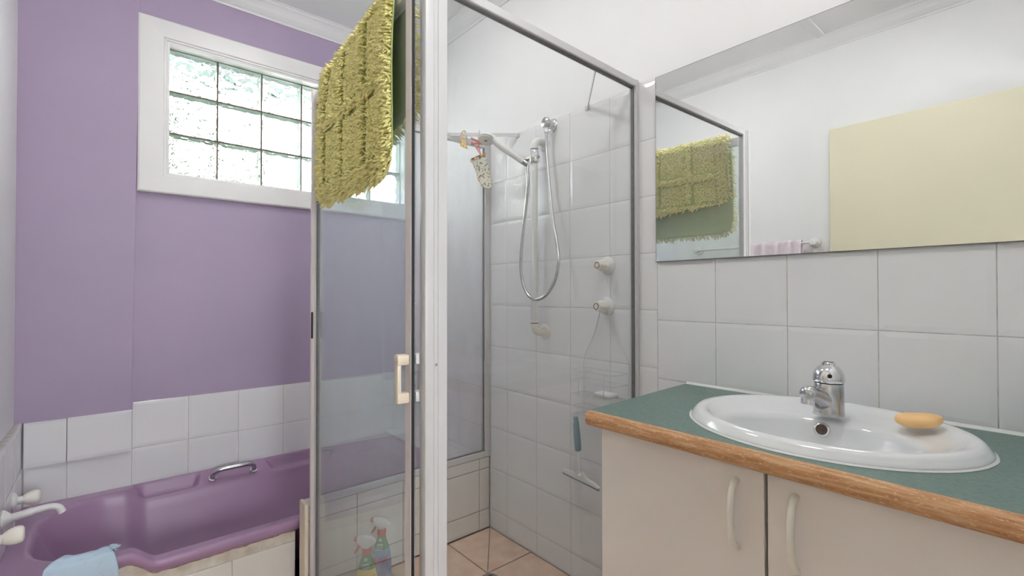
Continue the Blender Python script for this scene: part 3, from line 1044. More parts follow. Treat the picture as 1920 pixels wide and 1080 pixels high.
# flat braces to the wall with screws
for a, b in (((1.195, BYP, 1.892), (XR - .004, 1.640, 1.884)), ((1.215, .994, 1.903), (XR - .004, 1.222, 1.888))):
    a, b = Vector(a), Vector(b)
    bm = B()
    d = (b - a).normalized()
    s_ = Vector((0, 0, 1)); sd_ = d.cross(s_).normalized()
    pr = [a + sd_ * i + s_ * j for i, j in ((-.002, -.008), (.002, -.008), (.002, .008), (-.002, .008))]
    prism(bm, pr, (0, 0, 0), b - a)
    box(bm, (XR - .004, b.y - .013, b.z - .010), (XR - .001, b.y + .013, b.z + .010), .001)
    br = finish('brace', bm, M['alu'], scr)
    bm = B(); lathe(bm, [(.0, -.0045), (.003, -.004), (.0045, -.001), (.0045, .0)], (XR, b.y - .004, b.z), axis=(1, 0, 0), seg=12)
    finish('screw', bm, M['chrome_worn'], br, True)

# ------------------------------------------------------------------ shower door (slightly ajar)
H0 = Vector((.600, 1.846, 0))
_e = Vector((-.0615, -.9981, 0)).normalized()
_n = Vector((-.9981, .0615, 0)).normalized()
def dp(s, t, z): return H0 + _e * s + _n * t + Vector((0, 0, z))
def dbox(bm, s0, s1, t0, t1, z0, z1, bev=0.):
    vs_ = [bm.verts.new(dp(s, t, z)) for z in (z0, z1) for s, t in ((s0, t0), (s1, t0), (s1, t1), (s0, t1))]
    fs = [bm.faces.new([vs_[i] for i in f]) for f in ((3, 2, 1, 0), (4, 5, 6, 7), (0, 1, 5, 4), (1, 2, 6, 5), (2, 3, 7, 6), (3, 0, 4, 7))]
    if bev > 0:
        bmesh.ops.bevel(bm, geom=list({e for f in fs for e in f.edges}), offset=bev, segments=2, affect='EDGES', profile=.5)
    return bm
door = thing('shower_door', (.600, 1.846, 0), 'white framed glass shower door standing slightly ajar', 'shower door')
SN = .861
bm = B(); dbox(bm, .016, .024, -.010, .010, .02, 1.903, .001); finish('hinge_stile', bm, M['alu'], door)
bm = B(); dbox(bm, SN - .032, SN, .003, .012, .02, 1.903, .0012); finish('stile', bm, M['alu_pink'], door)
bm = B(); dbox(bm, .024, SN - .0325, -.011, .0115, 1.866, 1.903, .0015); finish('top_rail', bm, M['alu'], door)
bm = B(); dbox(bm, .024, SN - .0325, -.011, .0115, .02, .062, .0015); finish('bottom_rail', bm, M['alu'], door)
bm = B(); dbox(bm, .020, SN - .004, -.0025, .0025, .055, 1.872); finish('glass_pane', bm, M['glass_film'], door)
bm = B(); dbox(bm, SN + .0003, SN + .0028, .0045, .0110, .02, 1.903); finish('magnetic_seal', bm, M['rubber_black'], door)
bm = B(); dbox(bm, .026, .031, -.006, .006, .062, 1.866); finish('glazing_seal', bm, M['rubber_grey'], door)
for sgn, mt, t0 in ((1, 'plastic_cream', .0123), (-1, 'plastic_white', .0028)):
    bm = B()
    s0, s1 = SN - .028, SN - .005
    for za, zb in ((.898, .923), (.986, 1.011)):
        dbox(bm, s0, s1, sgn * t0, sgn * (t0 + .030), za, zb, .004)
    dbox(bm, s0 + .002, s1 - .002, sgn * (t0 + .019), sgn * (t0 + .030), .902, 1.007, .004)
    hd = finish('handle', bm, M[mt], door, True, 40)
    for za in (.900, .988):
        bm = B(); dbox(bm, s0 - .0012, s0 + .001, sgn * (t0 + .006), sgn * (t0 + .022), za + .001, za + .020, .0006)
        finish('cover_cap', bm, M[mt], hd)

# ------------------------------------------------------------------ shaggy bath mat over the door top
mat_t = thing('bath_mat', (.575, 1.42, 1.91), 'olive green shaggy bath mat hung over the shower door', 'bath mat')
MW = .575
S0 = .208                                                     # door coordinate of the far side edge
LO, LI = .456, .36                                            # outer / inner flap lengths
LT = LO + LI + .05
def mat_xy(u, v):
    """u 0..MW across, v 0..LT from outer hem over the top to inner hem -> centre line point, outward normal"""
    s = S0 + u
    if v < LO:
        k = LO - v
        sl = .010 * (u / MW)
        z = 1.905 - k
        t = .0195 + .010 * math.sin(min(1, k / .2) * 1.57) + .006 * math.sin(u * 9 + 1) * min(1, k / .15)
        s += -.010 * k / LO * (1 - 2 * u / MW) * .4 + .018 * (k / LO) * (u / MW) - .012 * k / LO
        return dp(s, t, z), _n.copy()
    if v < LO + .05:
        a = (v - LO) / .05 * math.pi
        nn = _n * math.cos(a) + Vector((0, 0, 1)) * math.sin(a)
        return dp(s, .0175 * math.cos(a), 1.905 + .014 * math.sin(a)), nn
    k = v - LO - .05
    z = 1.905 - k * 1.0
    t = -.0195 - .008 * math.sin(min(1, k / .15) * 1.57) - .005 * math.sin(u * 8) * min(1, k / .12)
    s += .022 * k / LI * (u / MW)
    return dp(s, t, z), -_n
def hem_cut(u, v):
    """rounded corners: trims v range so corners are round; returns False when outside"""
    r = .05
    for hv in (0, 1):
        d = v if hv == 0 else (LT + (0.0) - v)
        lim = 0
        if hv == 1:
            lim = .055 * u / MW                                # inner hem rises towards the handle side
        if hv == 0:
            lim = .045 * max(0, 1 - u / .12) ** 2
        d -= lim
        if d < 0: return False
        for du in (u, MW - u):
            if du < r and d < r and math.hypot(r - du, r - d) > r:
                return False
    return True
nu, nv = 60, 88
bm = B()
grid = {}
for j in range(nv + 1):
    for i in range(nu + 1):
        u, v = MW * i / nu, LT * j / nv
        if hem_cut(u, v):
            p, nn = mat_xy(u, v)
            grid[i, j] = bm.verts.new(p)
for j in range(nv):
    for i in range(nu):
        c = [(i, j), (i + 1, j), (i + 1, j + 1), (i, j + 1)]
        q = [grid[k] for k in c if k in grid]
        if len(q) >= 3:
            bm.faces.new(q)
bk = finish('backing', bm, M['backing'], mat_t, True)
md = bk.modifiers.new('thick', 'SOLIDIFY'); md.thickness = .003; md.offset = 0
# shag: long tufts in the border and bands, short plush in the squares
V, F = [], []
sp_ = .0060
lines_u = (.200, .375)
lines_v = (.075 + .18, LO + .02, LT - .19)
for j in range(int(LT / sp_)):
    for i in range(int(MW / sp_)):
        u = (i + .5 + random.uniform(-.45, .45)) * sp_
        v = (j + .5 + random.uniform(-.45, .45)) * sp_
        if not hem_cut(u, v): continue
        edge = min(u, MW - u, v, LT - v)
        du = min(abs(u - k) for k in lines_u)
        dv = min(abs(v - k) for k in lines_v)
        if edge < .055: L = .027
        elif edge < .069: continue                             # bare groove inside the border
        elif du < .013 or dv < .013: L = .024
        elif du < .026 or dv < .026: continue
        else: L = .0095
        L *= random.uniform(.75, 1.25)
        p, nn = mat_xy(u, v)
        side = _e * random.gauss(0, .55) + Vector((0, 0, random.gauss(-.25, .5)))
        d = (nn + side).normalized()
        if edge < .012:
            d = (d + (_e * (1 if u > MW / 2 else -1) if min(u, MW - u) < .012 else Vector((0, 0, -1))) * .7).normalized()
        a = d.orthogonal().normalized()
        a.rotate(Matrix.Rotation(random.uniform(0, 6.28), 3, d))
        b = d.cross(a)
        w0 = random.uniform(.0030, .0044)
        p = p + nn * .0012
        b0 = len(V)
        droop = Vector((0, 0, -.25 * L))
        for (h, wf) in ((0, .8), (.62, 1.05)):
            c = p + d * L * h + droop * h * h
            for k in range(3):
                an = k * 2.094
                V.append(c + (a * math.cos(an) + b * math.sin(an)) * w0 * wf)
        V.append(p + d * L + droop)
        for k in range(3):
            k2 = (k + 1) % 3
            F.append((b0 + k, b0 + k2, b0 + 3 + k2, b0 + 3 + k))
            F.append((b0 + 3 + k, b0 + 3 + k2, b0 + 6))
off = mat_t.location
me = bpy.data.meshes.new('pile')
me.from_pydata([tuple(v - off) for v in V], [], F)
me.update()
tag(link('pile', me, M['pile'], mat_t, True), kind='stuff')

# ================================================================== SHOWER FITTINGS
# rail with elbows
rl = thing('shower_rail', (XR, 1.468, .98), 'white upright shower slide rail fixed between two wall elbows', 'shower rail')
RX, RY = 1.380, 1.468
bm = B(); tube(bm, [(RX, RY, 1.035), (RX, RY, 1.3), (RX, RY, 1.765)], .0145, 20)
finish('pole', bm, M['plastic_white'], rl, True, 50)
for z, up_, mt in ((.986, 1, 'plastic_ivory'), (1.806, -1, 'plastic_white')):
    bm = B()
    arc = [(RX, RY, z + up_ * .052)] + [(RX + .030 * (1 - math.cos(a)), RY, z + up_ * (.030 - .030 * math.sin(a))) for a in (0, .3, .6, .9, 1.2, 1.5708)] + [(XR - .012, RY, z)]
    tube(bm, arc, .0165, 18)
    el = finish('elbow', bm, M[mt], rl, True, 50)
    bm = B(); lathe(bm, [(0, -.014), (.019, -.014), (.020, -.009), (.031, -.006), (.034, -.001), (.034, 0)], (XR - .0002, RY, z), axis=(1, 0, 0))
    finish('flange', bm, M[mt], el, True, 35)
    bm = B(); lathe(bm, [(.0172, -.002), (.0172, .002)], (RX, RY, z + up_ * .040), seg=20)
    finish('joint_ring', bm, M['rubber_grey'], el, True)
bm = B(); lathe(bm, [(.0150, -.026), (.0205, -.026), (.0215, -.022), (.0215, .018), (.0205, .022), (.0150, .022)], (RX, RY, 1.735), seg=24, capends=False)
sl = finish('slider', bm, M['chrome'], rl, True, 35)
bm = B()
tube(bm, [(RX, RY + .018, 1.733), (RX - .006, RY + .034, 1.731), (RX - .012, RY + .046, 1.730)], [.008, .0085, .011], 14)
finish('clamp_arm', bm, M['chrome_worn'], sl, True, 45)

bm = B(); tube(bm, [(RX, RY - .019, 1.729), (RX, RY - .028, 1.729)], .006, 12)
finish('clamp_knob', bm, M['chrome_worn'], sl, True, 45)

# chrome wall outlet
wo = thing('shower_outlet', (XR, 1.42, 1.872), 'round chrome shower hose outlet at the top of the tiles', 'shower outlet')
OY = 1.420
bm = B(); lathe(bm, [(0, -.008), (.022, -.008), (.030, -.003), (.0315, 0), (.0315, 0.0)], (XR - .0003, OY, 1.868), axis=(1, 0, 0))
finish('flange', bm, M['chrome'], wo, True, 35)
bm = B(); lathe(bm, [(0, -.050), (.016, -.049), (.0225, -.045), (.0245, -.040), (.0185, -.030), (.0185, -.018), (.0215, -.008)], (XR, OY, 1.872), axis=(1, 0, 0))
finish('body', bm, M['chrome_worn'], wo, True, 35)
bm = B(); lathe(bm, [(0, 0), (.0095, 0), (.0095, -.010), (.011, -.012), (.011, -.024), (.009, -.026), (0, -.026)], (XR - .036, OY, 1.856), seg=10)
finish('nut', bm, M['chrome'], wo, True, 35)

# hand shower: head, handle, hose
hs = thing('hand_shower', (1.36, 1.5, 1.72), 'white hand shower with looping steel hose', 'hand shower')
HB = Vector((1.362, 1.518, 1.722))                            # lower end of the handle
HT = Vector((1.262, 1.610, 1.818))
d = (HT - HB).normalized()
bm = B()
q = spline([HB, HB + (HT - HB) * .35, HB + (HT - HB) * .7, HT + Vector((0, 0, .006)), HT + Vector((-.022, .020, .016))], 7)
tube(bm, q, [.0140 + .0050 * (i / len(q)) for i in range(len(q))], 18)
finish('handle', bm, M['plastic_white'], hs, True, 50)
HC = HT + Vector((-.018, .018, .004))
fa = Vector((-.34, -.16, -.92)).normalized()
bm = B(); lathe(bm, [(0, -.022), (.018, -.021), (.030, -.013), (.0355, -.002), (.0365, .003)], HC, axis=fa)
hd = finish('head', bm, M['plastic_white'], hs, True, 50)
bm = B(); lathe(bm, [(.0367, .0025), (.0373, .0035), (.0367, .005)], HC, axis=fa, capends=False)
finish('head_ring', bm, M['dark'], hd, True)
bm = B(); lathe(bm, [(.0365, .005), (.034, .008), (.022, .0085), (.021, .0075), (.0, .0075)], HC, axis=fa)
fp = finish('spray_face', bm, M['plastic_ivory'], hd, True, 35)
bm = B(); lathe(bm, [(.0, .0085), (.0065, .0085), (.0075, .0070)], HC, axis=fa, seg=16)
finish('nozzle', bm, M['dark'], hd, True)
bm = B(); lathe(bm, [(0, 0), (.0125, 0), (.0135, .006), (.0125, .024), (.0, .024)], HB + d * -.022, axis=d, seg=16)
finish('collar', bm, M['chrome_worn'], hs, True, 35)
hose_pts = [(XR - .036, OY, 1.832), (XR - .037, OY - .001, 1.76), (XR - .043, 1.398, 1.62), (XR - .055, 1.366, 1.47), (1.372, 1.325, 1.34),
            (1.358, 1.307, 1.27), (1.348, 1.318, 1.20), (1.343, 1.358, 1.147), (1.342, 1.410, 1.128), (1.342, 1.458, 1.140), (1.345, 1.498, 1.185),
            (1.350, 1.520, 1.25), (1.355, 1.524, 1.33), (1.360, 1.516, 1.43), (1.366, 1.505, 1.53), (1.370, 1.497, 1.62), (1.372, 1.502, 1.672),
            tuple(HB + d * -.024)]
hp = spline(hose_pts, 40)
# even resampling, ribbed radius
L_ = [0]
for a, b in zip(hp[:-1], hp[1:]): L_.append(L_[-1] + (b - a).length)
nseg = int(L_[-1] / .0023)
ev, k = [], 0
for i in range(nseg + 1):
    t = L_[-1] * i / nseg
    while k < len(L_) - 2 and L_[k + 1] < t: k += 1
    f = (t - L_[k]) / max(1e-9, L_[k + 1] - L_[k])
    ev.append(hp[k].lerp(hp[k + 1], f))
bm = B(); tube(bm, ev, [.0066 if i % 2 else .0074 for i in range(len(ev))], 10)
finish('hose', bm, M['steel_hose'], hs, True)

# shower taps
def shower_tap(y, z, ringmat, label):
    t = thing('shower_tap', (XR, y, z), label, 'tap', 'shower taps')
    bm = B(); lathe(bm, [(0, -.016), (.020, -.016), (.024, -.013), (.033, -.004), (.0345, 0)], (XR - .0003, y, z), axis=(1, 0, 0), seg=32)
    finish('flange', bm, M['plastic_white'], t, True, 30)
    bm = B()
    rings = []
    for h, r in ((.014, .021), (.022, .0235), (.034, .0225), (.040, .0195), (.047, .0185), (.058, .0195), (.062, .018), (.063, .0)):
        rings.append([bm.verts.new((XR - h, y + r * (1 + (.07 * math.cos(6 * th) if h > .02 else 0)) * math.cos(th), z + r * (1 + (.07 * math.cos(6 * th) if h > .02 else 0)) * math.sin(th))) for th in [2 * math.pi * k / 36 for k in range(36)]])
    for a, b in zip(rings[:-1], rings[1:]):
        for k in range(36):
            bm.faces.new((a[k], a[(k + 1) % 36], b[(k + 1) % 36], b[k]))
    bm.faces.new(rings[0]); bm.faces.new(rings[-1][::-1])
    kb = finish('handle', bm, M['plastic_ivory'], t, True, 45)
    bm = B(); lathe(bm, [(.0098, 0), (.0098, -.0012), (.0122, -.0012), (.0122, 0)], (XR - .0628, y, z), axis=(1, 0, 0), seg=28, capends=False)
    finish('index_ring', bm, M[ringmat], kb, True)
M['ring_red'] = pbr('red_index_ring', srgb(150, 60, 50), .5, var=.1)
M['ring_blue'] = pbr('blue_grey_index_ring', srgb(84, 84, 96), .5, var=.1)
shower_tap(1.128, 1.257, 'ring_red', 'ivory shower tap with a red ring, above its twin')
shower_tap(1.132, 1.104, 'ring_blue', 'ivory shower tap with a dark ring, holding the wire caddy')

# wire caddy hanging from the lower tap
cy_ = thing('shower_caddy', (1.39, 1.13, .70), 'white wire shower caddy hanging from the lower shower tap', 'shower caddy')
WR = .0014
CB, CF = 1.431, 1.345
YA, YB = 1.237, 1.028
bm = B()
tube(bm, spline([(1.431, YA, .66), (1.431, YA, .80), (1.431, YA, .897), (1.426, 1.185, .99), (1.424, 1.150, 1.088), (1.4205, 1.132, 1.131), (1.424, 1.114, 1.088), (1.426, 1.075, .99), (1.431, YB, .897), (1.431, YB, .80), (1.431, YB, .66)], 8), WR * 1.2, 8)
fr_ = finish('hanger', bm, M['clear_wire'], cy_, True)
def basket(zs, zf):
    bm = B()
    for z in zs:
        tube(bm, [(CB, YA, z), (CF + .02, YA, z), (CF, YA - .02, z), (CF, YB + .02, z), (CF + .02, YB, z), (CB, YB, z)], WR, 6, closed=True)
    for k in range(13):
        y = YA - .012 - (YA - YB - .024) * k / 12
        tube(bm, [(CB, y, zf + .002), (CF, y, zf + .002)], WR * .8, 6)
    for x, y in ((CF + .001, YA - .045), (CF + .001, YB + .045)):
        tube(bm, [(x, y, zf), (x, y, max(zs))], WR, 6)
    return finish('basket', bm, M['clear_wire'], cy_, True)
basket((.862, .822, .768), .768)
basket((.722, .690), .690)
bm = B(); tube(bm, spline([(CF, 1.225, .690), (CF - .006, 1.225, .676), (CF - .002, 1.225, .664), (CF + .008, 1.225, .668)], 5), WR, 6)
finish('hook', bm, M['clear_wire'], cy_, True)
so = thing('soap_bar', (1.385, 1.10, .772), 'worn white soap bar lying in the wire caddy', 'soap')
bm = B(); box(bm, (1.362, 1.055, .7725), (1.412, 1.135, .789), .007, 3)
finish('bar', bm, M['plastic_white'], so, True)

# squeegee
sq = thing('squeegee', (1.39, 1.235, .43), 'white squeegee with grey teal grip hanging below the wire caddy', 'squeegee')
def sqp(h, dy=0, dx=0): return (1.385 + dx, 1.241 - .024 * (1 - (h - .43) / .24) + dy, h)
bm = B(); tube(bm, spline([sqp(.672), sqp(.655), sqp(.62), sqp(.58), sqp(.553), sqp(.545)], 6), [.0105] * 5 + [.012 + .003 * math.sin(i / 26 * 3.1) for i in range(26)], 14, flat=(1.0, .8))
gp = finish('grip', bm, M['teal'], sq, True)
bm = B(); lathe(bm, [(0, .001), (.0075, .001), (.0085, 0), (.0085, -.004)], (1.3735, 1.232, .572), axis=(-1, -.2, 0), sx=.55, sy=1.4, ref=(0, 1, 0))
finish('grip_inlay', bm, M['plastic_white'], gp, True)
bm = B(); lathe(bm, [(0, .0006), (.0045, .0006), (.005, -.004)], (1.3735, 1.2395, .652), axis=(-1, -.2, 0), sx=.6, sy=1.7, ref=(0, 1, 0))
finish('hanging_hole', bm, M['plastic_white'], gp, True)
bm = B(); tube(bm, spline([sqp(.548), sqp(.51), sqp(.47, -.001), sqp(.452, -.003)], 6), [.009] * 12 + [.008, .008, .009, .010, .012, .014, .016], 14, flat=(.8, .7))
finish('neck', bm, M['plastic_white'], sq, True)
bm = B()
prism(bm, [(1.380, y, z) for y, z in ((1.312, .453), (1.250, .455), (1.232, .466), (1.208, .466), (1.188, .448), (1.145, .441), (1.128, .432), (1.128, .428), (1.312, .441))], (0, 0, 0), (.014, 0, 0))
finish('blade_holder', bm, M['plastic_white'], sq)
bm = B(); box(bm, (1.385, 1.128, .0), (1.388, 1.312, .010))
for v in bm.verts: v.co.z = v.co.z + .420 + .013 * (v.co.y - 1.128) / .184
finish('blade', bm, M['teal'], sq)

# ------------------------------------------------------------------ pegs, clip and cap on the brace
bA, bB = Vector((1.195, BYP, 1.892)), Vector((XR - .004, 1.640, 1.884))
bd_ = (bB - bA).normalized()
def brace(t): return bA + (bB - bA) * t
bnrm = Vector((-bd_.y, bd_.x, 0)) * -1                         # towards the camera side
if bnrm.y > 0: bnrm = -bnrm
def local(P, ax, ay, az, u, v, w_=0): return P + ax * u + ay * v + az * w_
ZUP = Vector((0, 0, 1))
# yellow hook clip
P = brace(.24)
yc = thing('hook_clip', tuple(P + Vector((0, 0, -.08))), 'yellow plastic hook clip hanging on the shower brace', 'clip')
side = Vector((.76, -.65, 0))
bm = B()
cpt = P + Vector((0, 0, .001)) + bnrm * .001
arc = [cpt + bnrm * .012 * math.cos(a) + side * .006 * math.cos(a) + ZUP * (.006 + .013 * math.sin(a)) for a in [i * .35 for i in range(0, 10)]]
arc = [arc[0] + ZUP * -.026 + side * -.002] + arc
stem = [arc[-1]]
hk = [cpt + side * -.014 + ZUP * -.022 + bnrm * .012, cpt + side * -.009 + ZUP * .002 + bnrm * .013, cpt + ZUP * .013 + bnrm * .008, cpt + side * .007 + ZUP * .012 - bnrm * .004, cpt + side * .011 + ZUP * -.002 - bnrm * .010, cpt + side * .010 + ZUP * -.014 - bnrm * .010]
hk = [cpt + side * .002 + ZUP * -.034 + bnrm * .011] + hk
tube(bm, spline(hk, 6), .0027, 8)
finish('hook', bm, M['peg_yellow'], yc, True)
bm = B()
o0 = cpt + ZUP * -.030 + bnrm * .010
out = [(-.006, 0), (.006, 0), (.013, -.020), (.020, -.046), (.012, -.040), (-.016, -.028), (-.013, -.016)]
prism(bm, [o0 + side * a + ZUP * b for a, b in out], (0, 0, 0), bnrm * .005)
cb_ = finish('clip_body', bm, M['peg_yellow'], yc)
for a, b in ((-.004, -.020), (.008, -.031)):
    bm = B(); lathe(bm, [(0, .0056), (.0024, .0056), (.0024, .003)], o0 + side * a + ZUP * b, axis=bnrm, seg=12)
    finish('eyelet', bm, M['print_white'], cb_)
# pegs
def peg(P, along, spread, label, open_=.10):
    """spring clothes peg: two arms about the pivot P, pointing along `along`, opening in direction spread"""
    t = thing('clothes_peg', tuple(P), label, 'clothes peg', 'red clothes pegs')
    al, sp2 = along.normalized(), spread.normalized()
    th = al.cross(sp2).normalized()
    for sgn in (-1, 1):
        bm = B()
        ua = (al + sp2 * sgn * -open_).normalized()
        ub = (sp2 - al * sp2.dot(ua)).normalized()
        prof = [(-.030, .002 + .005), (-.030, .002 + .009), (-.006, .006), (.034, .0045), (.036, .001), (.020, .001), (.014, .0025), (.008, .001), (-.004, .0015)]
        prism(bm, [P + (ua * a + sp2 * sgn * b) * 1.3 for a, b in prof], th * -.0060, th * .0060)
        finish('arm', bm, M['peg_red'], t)
    bm = B(); tube(bm, [P + sp2 * .0100 * math.cos(a) + al * .0100 * math.sin(a) + th * (.0072 * math.cos(a * .5)) for a in [i * .52 for i in range(13)]], .0011, 6)
    finish('spring', bm, M['chrome_worn'], t, True)
    return t
Q = brace(.46) + bnrm * .012
peg(Q + ZUP * -.040, (side * 1.0 + ZUP * -.16), ZUP, 'faded red clothes peg lying level beneath the shower brace', .06)
peg(Q + ZUP * -.072 + side * -.004, (ZUP * -1 + side * .42), side, 'faded red clothes peg gripping the floral shower cap', .10)
wh = thing('wire_hook', tuple(Q + ZUP * -.03), 'thin steel wire hook holding the red pegs on the brace', 'hook')
bm = B(); tube(bm, spline([Q + ZUP * .012 - bnrm * .018, Q + ZUP * .018 - bnrm * .010, Q + ZUP * .014, Q + ZUP * -.01, Q + ZUP * -.038, Q + ZUP * -.048 + side * .004], 6), .0012, 6)
finish('wire', bm, M['chrome_worn'], wh, True)
# floral cap: flattened hanging pouch
cp = thing('shower_bonnet', tuple(Q + ZUP * -.2), 'small folded floral shower cap hanging from a red peg', 'shower cap')
bm = B()
top = Q + ZUP * -.108 + side * -.012
rows = []
NR = 22
for j in range(NR + 1):
    t = j / NR
    c = top + side * (.006 + .048 * t) + ZUP * (-.150 * t)
    wl = .031 * (1 - .15 * t) * math.sqrt(max(0.0, 1 - max(0, (t - .62) / .38) ** 2.2)) + .002
    tilt_ = .42 * (1 - t)                                       # hem slopes
    ring = []
    for k in range(22):
        a = 2 * math.pi * k / 22
        wob = .0025 * math.sin(a * 3 + t * 7)
        ring.append(bm.verts.new(c + side * (wl + wob) * math.cos(a) + ZUP * (tilt_ * wl * math.cos(a)) + bnrm * (.009 + .3 * wob) * math.sin(a) * (1 - .4 * t)))
    rows.append(ring)
for a, b in zip(rows[:-1], rows[1:]):
    for k in range(22):
        bm.faces.new((a[k], a[(k + 1) % 22], b[(k + 1) % 22], b[k]))
bm.faces.new(rows[0]); bm.faces.new(rows[-1][::-1])
finish('fabric', bm, M['cap_cloth'], cp, True)
bm = B()
hem = []
for j, (dz_, gr) in enumerate(((.004, 1.05), (-.010, 1.06))):
    c = top + side * .007 + ZUP * dz_
    hem.append([bm.verts.new(c + side * .0335 * gr * math.cos(a) + ZUP * .42 * .033 * math.cos(a) + bnrm * .0108 * gr * math.sin(a)) for a in [2 * math.pi * k / 22 for k in range(22)]])
for k in range(22):
    bm.faces.new((hem[0][k], hem[0][(k + 1) % 22], hem[1][(k + 1) % 22], hem[1][k]))
finish('hem', bm, M['cap_hem'], cp, True)

# ------------------------------------------------------------------ text helper
def text_verts(s, size, shear=0., bold=0.):
    cu = bpy.data.curves.new('txt', 'FONT')
    cu.body = s
    cu.size = size
    cu.shear = shear
    cu.offset = bold
    cu.align_x = 'CENTER'
    cu.resolution_u = 3
    ob = bpy.data.objects.new('txt', cu)
    COL.objects.link(ob)
    dg = bpy.context.evaluated_depsgraph_get()
    dg.update()
    me = bpy.data.meshes.new_from_object(ob.evaluated_get(dg))
    V_ = [tuple(v.co) for v in me.vertices]
    F_ = [tuple(p.vertices) for p in me.polygons]
    bpy.data.objects.remove(ob, do_unlink=True)
    bpy.data.curves.remove(cu)
    bpy.data.meshes.remove(me)
    return V_, F_

# ------------------------------------------------------------------ spray bottles on the shower floor
def spray_bottle(base, yaw, body_mat, label, tilt=0.):
    """yaw: direction the nozzle points; the front label is on its left-hand side (towards the room)"""
    t = thing('spray_bottle', base, label, 'spray bottle', 'spray bottles beside the hob')
    Rz = Matrix.Rotation(yaw, 3, 'Z')
    Bp = Vector(base)
    def W(x, y, z): return Bp + Rz @ Vector((x + tilt * z, y, z))
    prof = [(0, .030), (.004, .036), (.03, .040), (.07, .0405), (.105, .038), (.13, .032), (.152, .025), (.168, .020), (.176, .0165), (.190, .0145)]
    def rad_(z):
        for (a, ra), (b, rb) in zip(prof[:-1], prof[1:]):
            if a <= z <= b:
                f_ = (z - a) / (b - a)
                return ra + (rb - ra) * f_
        return prof[-1][1]
    DEP = .66
    def shell(z0, z1, n, g=0.):
        bm = B()
        rows_ = []
        for j in range(n + 1):
            z = z0 + (z1 - z0) * j / n
            r = rad_(z) + g
            rows_.append([bm.verts.new(W(r * math.cos(a), r * DEP * math.sin(a) + 0, z)) for a in [2 * math.pi * k / 28 for k in range(28)]])
        for a, b in zip(rows_[:-1], rows_[1:]):
            for k in range(28):
                bm.faces.new((a[k], a[(k + 1) % 28], b[(k + 1) % 28], b[k]))
        bm.faces.new(rows_[0][::-1]); bm.faces.new(rows_[-1])
        return bm
    body = finish('body', shell(.0005, .138, 14), M[body_mat], t, True, 50)
    sleeve = finish('shoulder_sleeve', shell(.134, .188, 10, .0004), M['bottle_green'], t, True, 50)
    def wrap(Vs, Fs, z0, mat, parent, name, rot=0.):
        bm = B()
        vv_ = []
        for x, y, _ in Vs:
            xr, yr = x * math.cos(rot) - y * math.sin(rot), x * math.sin(rot) + y * math.cos(rot)
            z = z0 + yr
            r = rad_(z) + .0012
            a = math.pi / 2 + xr / (r * .9)
            vv_.append(bm.verts.new(W(r * math.cos(a), r * DEP * math.sin(a), z)))
        for f_ in Fs:
            try: bm.faces.new([vv_[i] for i in f_])
            except ValueError: pass
        return finish(name, bm, M[mat], parent)
    Vs, Fs = text_verts('AJAX', .034, .25, .0012)
    wrap(Vs, Fs, .083, 'print_red', body, 'lettering', .22)
    Vs, Fs = text_verts('100%', .0115, 0, .0003)
    wrap(Vs, Fs, .1475, 'print_white', sleeve, 'lettering', .08)
    # recycling mark: three chasing bars with arrow heads
    Vs, Fs = [], []
    for k in range(3):
        a0 = math.pi / 2 + k * 2 * math.pi / 3
        c0, c1 = Vector((math.cos(a0), math.sin(a0))) * .0068, Vector((math.cos(a0 + 2.094), math.sin(a0 + 2.094))) * .0068
        p_, q_ = c0.lerp(c1, .18), c0.lerp(c1, .62)
        dd = (c1 - c0).normalized(); nn = Vector((-dd.y, dd.x))
        b0 = len(Vs)
        for pt in (p_ + nn * .0013, p_ - nn * .0013, q_ - nn * .0013, q_ + nn * .0013, q_ + nn * .0028, q_ - nn * .0028, q_ + dd * .0038):
            Vs.append((pt.x, pt.y, 0))
        Fs += [(b0, b0 + 1, b0 + 2, b0 + 3), (b0 + 4, b0 + 5, b0 + 6)]
    wrap(Vs, Fs, .1690, 'print_white', sleeve, 'recycling_mark')
    bm = B(); box(bm, (-.018, 0, 0), (.018, .0001, .002))
    bm.free()
    Vs, Fs = [], []
    for r_i, (yy, wd) in enumerate(((.002, .013), (-.003, .011), (-.008, .012))):
        b0 = len(Vs)
        Vs += [(-wd, yy, 0), (0, yy, 0), (wd, yy, 0), (wd, yy + .0014, 0), (0, yy + .0014, 0), (-wd, yy + .0014, 0)]
        Fs += [(b0, b0 + 1, b0 + 4, b0 + 5), (b0 + 1, b0 + 2, b0 + 3, b0 + 4)]
    wrap(Vs, Fs, .1405, 'print_white', sleeve, 'small_print')
    # collar, trigger head
    bm = B()
    rows_ = [[bm.verts.new(W(r * math.cos(a), r * math.sin(a), z)) for a in [2 * math.pi * k / 20 for k in range(20)]] for z, r in ((.186, .0165), (.188, .0175), (.204, .0170), (.206, .0155))]
    for a, b in zip(rows_[:-1], rows_[1:]):
        for k in range(20): bm.faces.new((a[k], a[(k + 1) % 20], b[(k + 1) % 20], b[k]))
    bm.faces.new(rows_[0][::-1]); bm.faces.new(rows_[-1])
    finish('collar', bm, M['red'], t, True, 35)
    bm = B()
    outl = [(-.010, .205), (.010, .205), (.012, .214), (.020, .222), (.034, .230), (.034, .248), (.010, .250), (-.012, .247), (-.028, .238), (-.036, .228), (-.030, .222), (-.016, .217)]
    vsA = [bm.verts.new(W(x, -.0095, z)) for x, z in outl]
    vsB = [bm.verts.new(W(x, .0095, z)) for x, z in outl]
    bm.faces.new(vsA[::-1]); bm.faces.new(vsB)
    for i in range(len(outl)):
        bm.faces.new((vsA[i], vsA[(i + 1) % len(outl)], vsB[(i + 1) % len(outl)], vsB[i]))
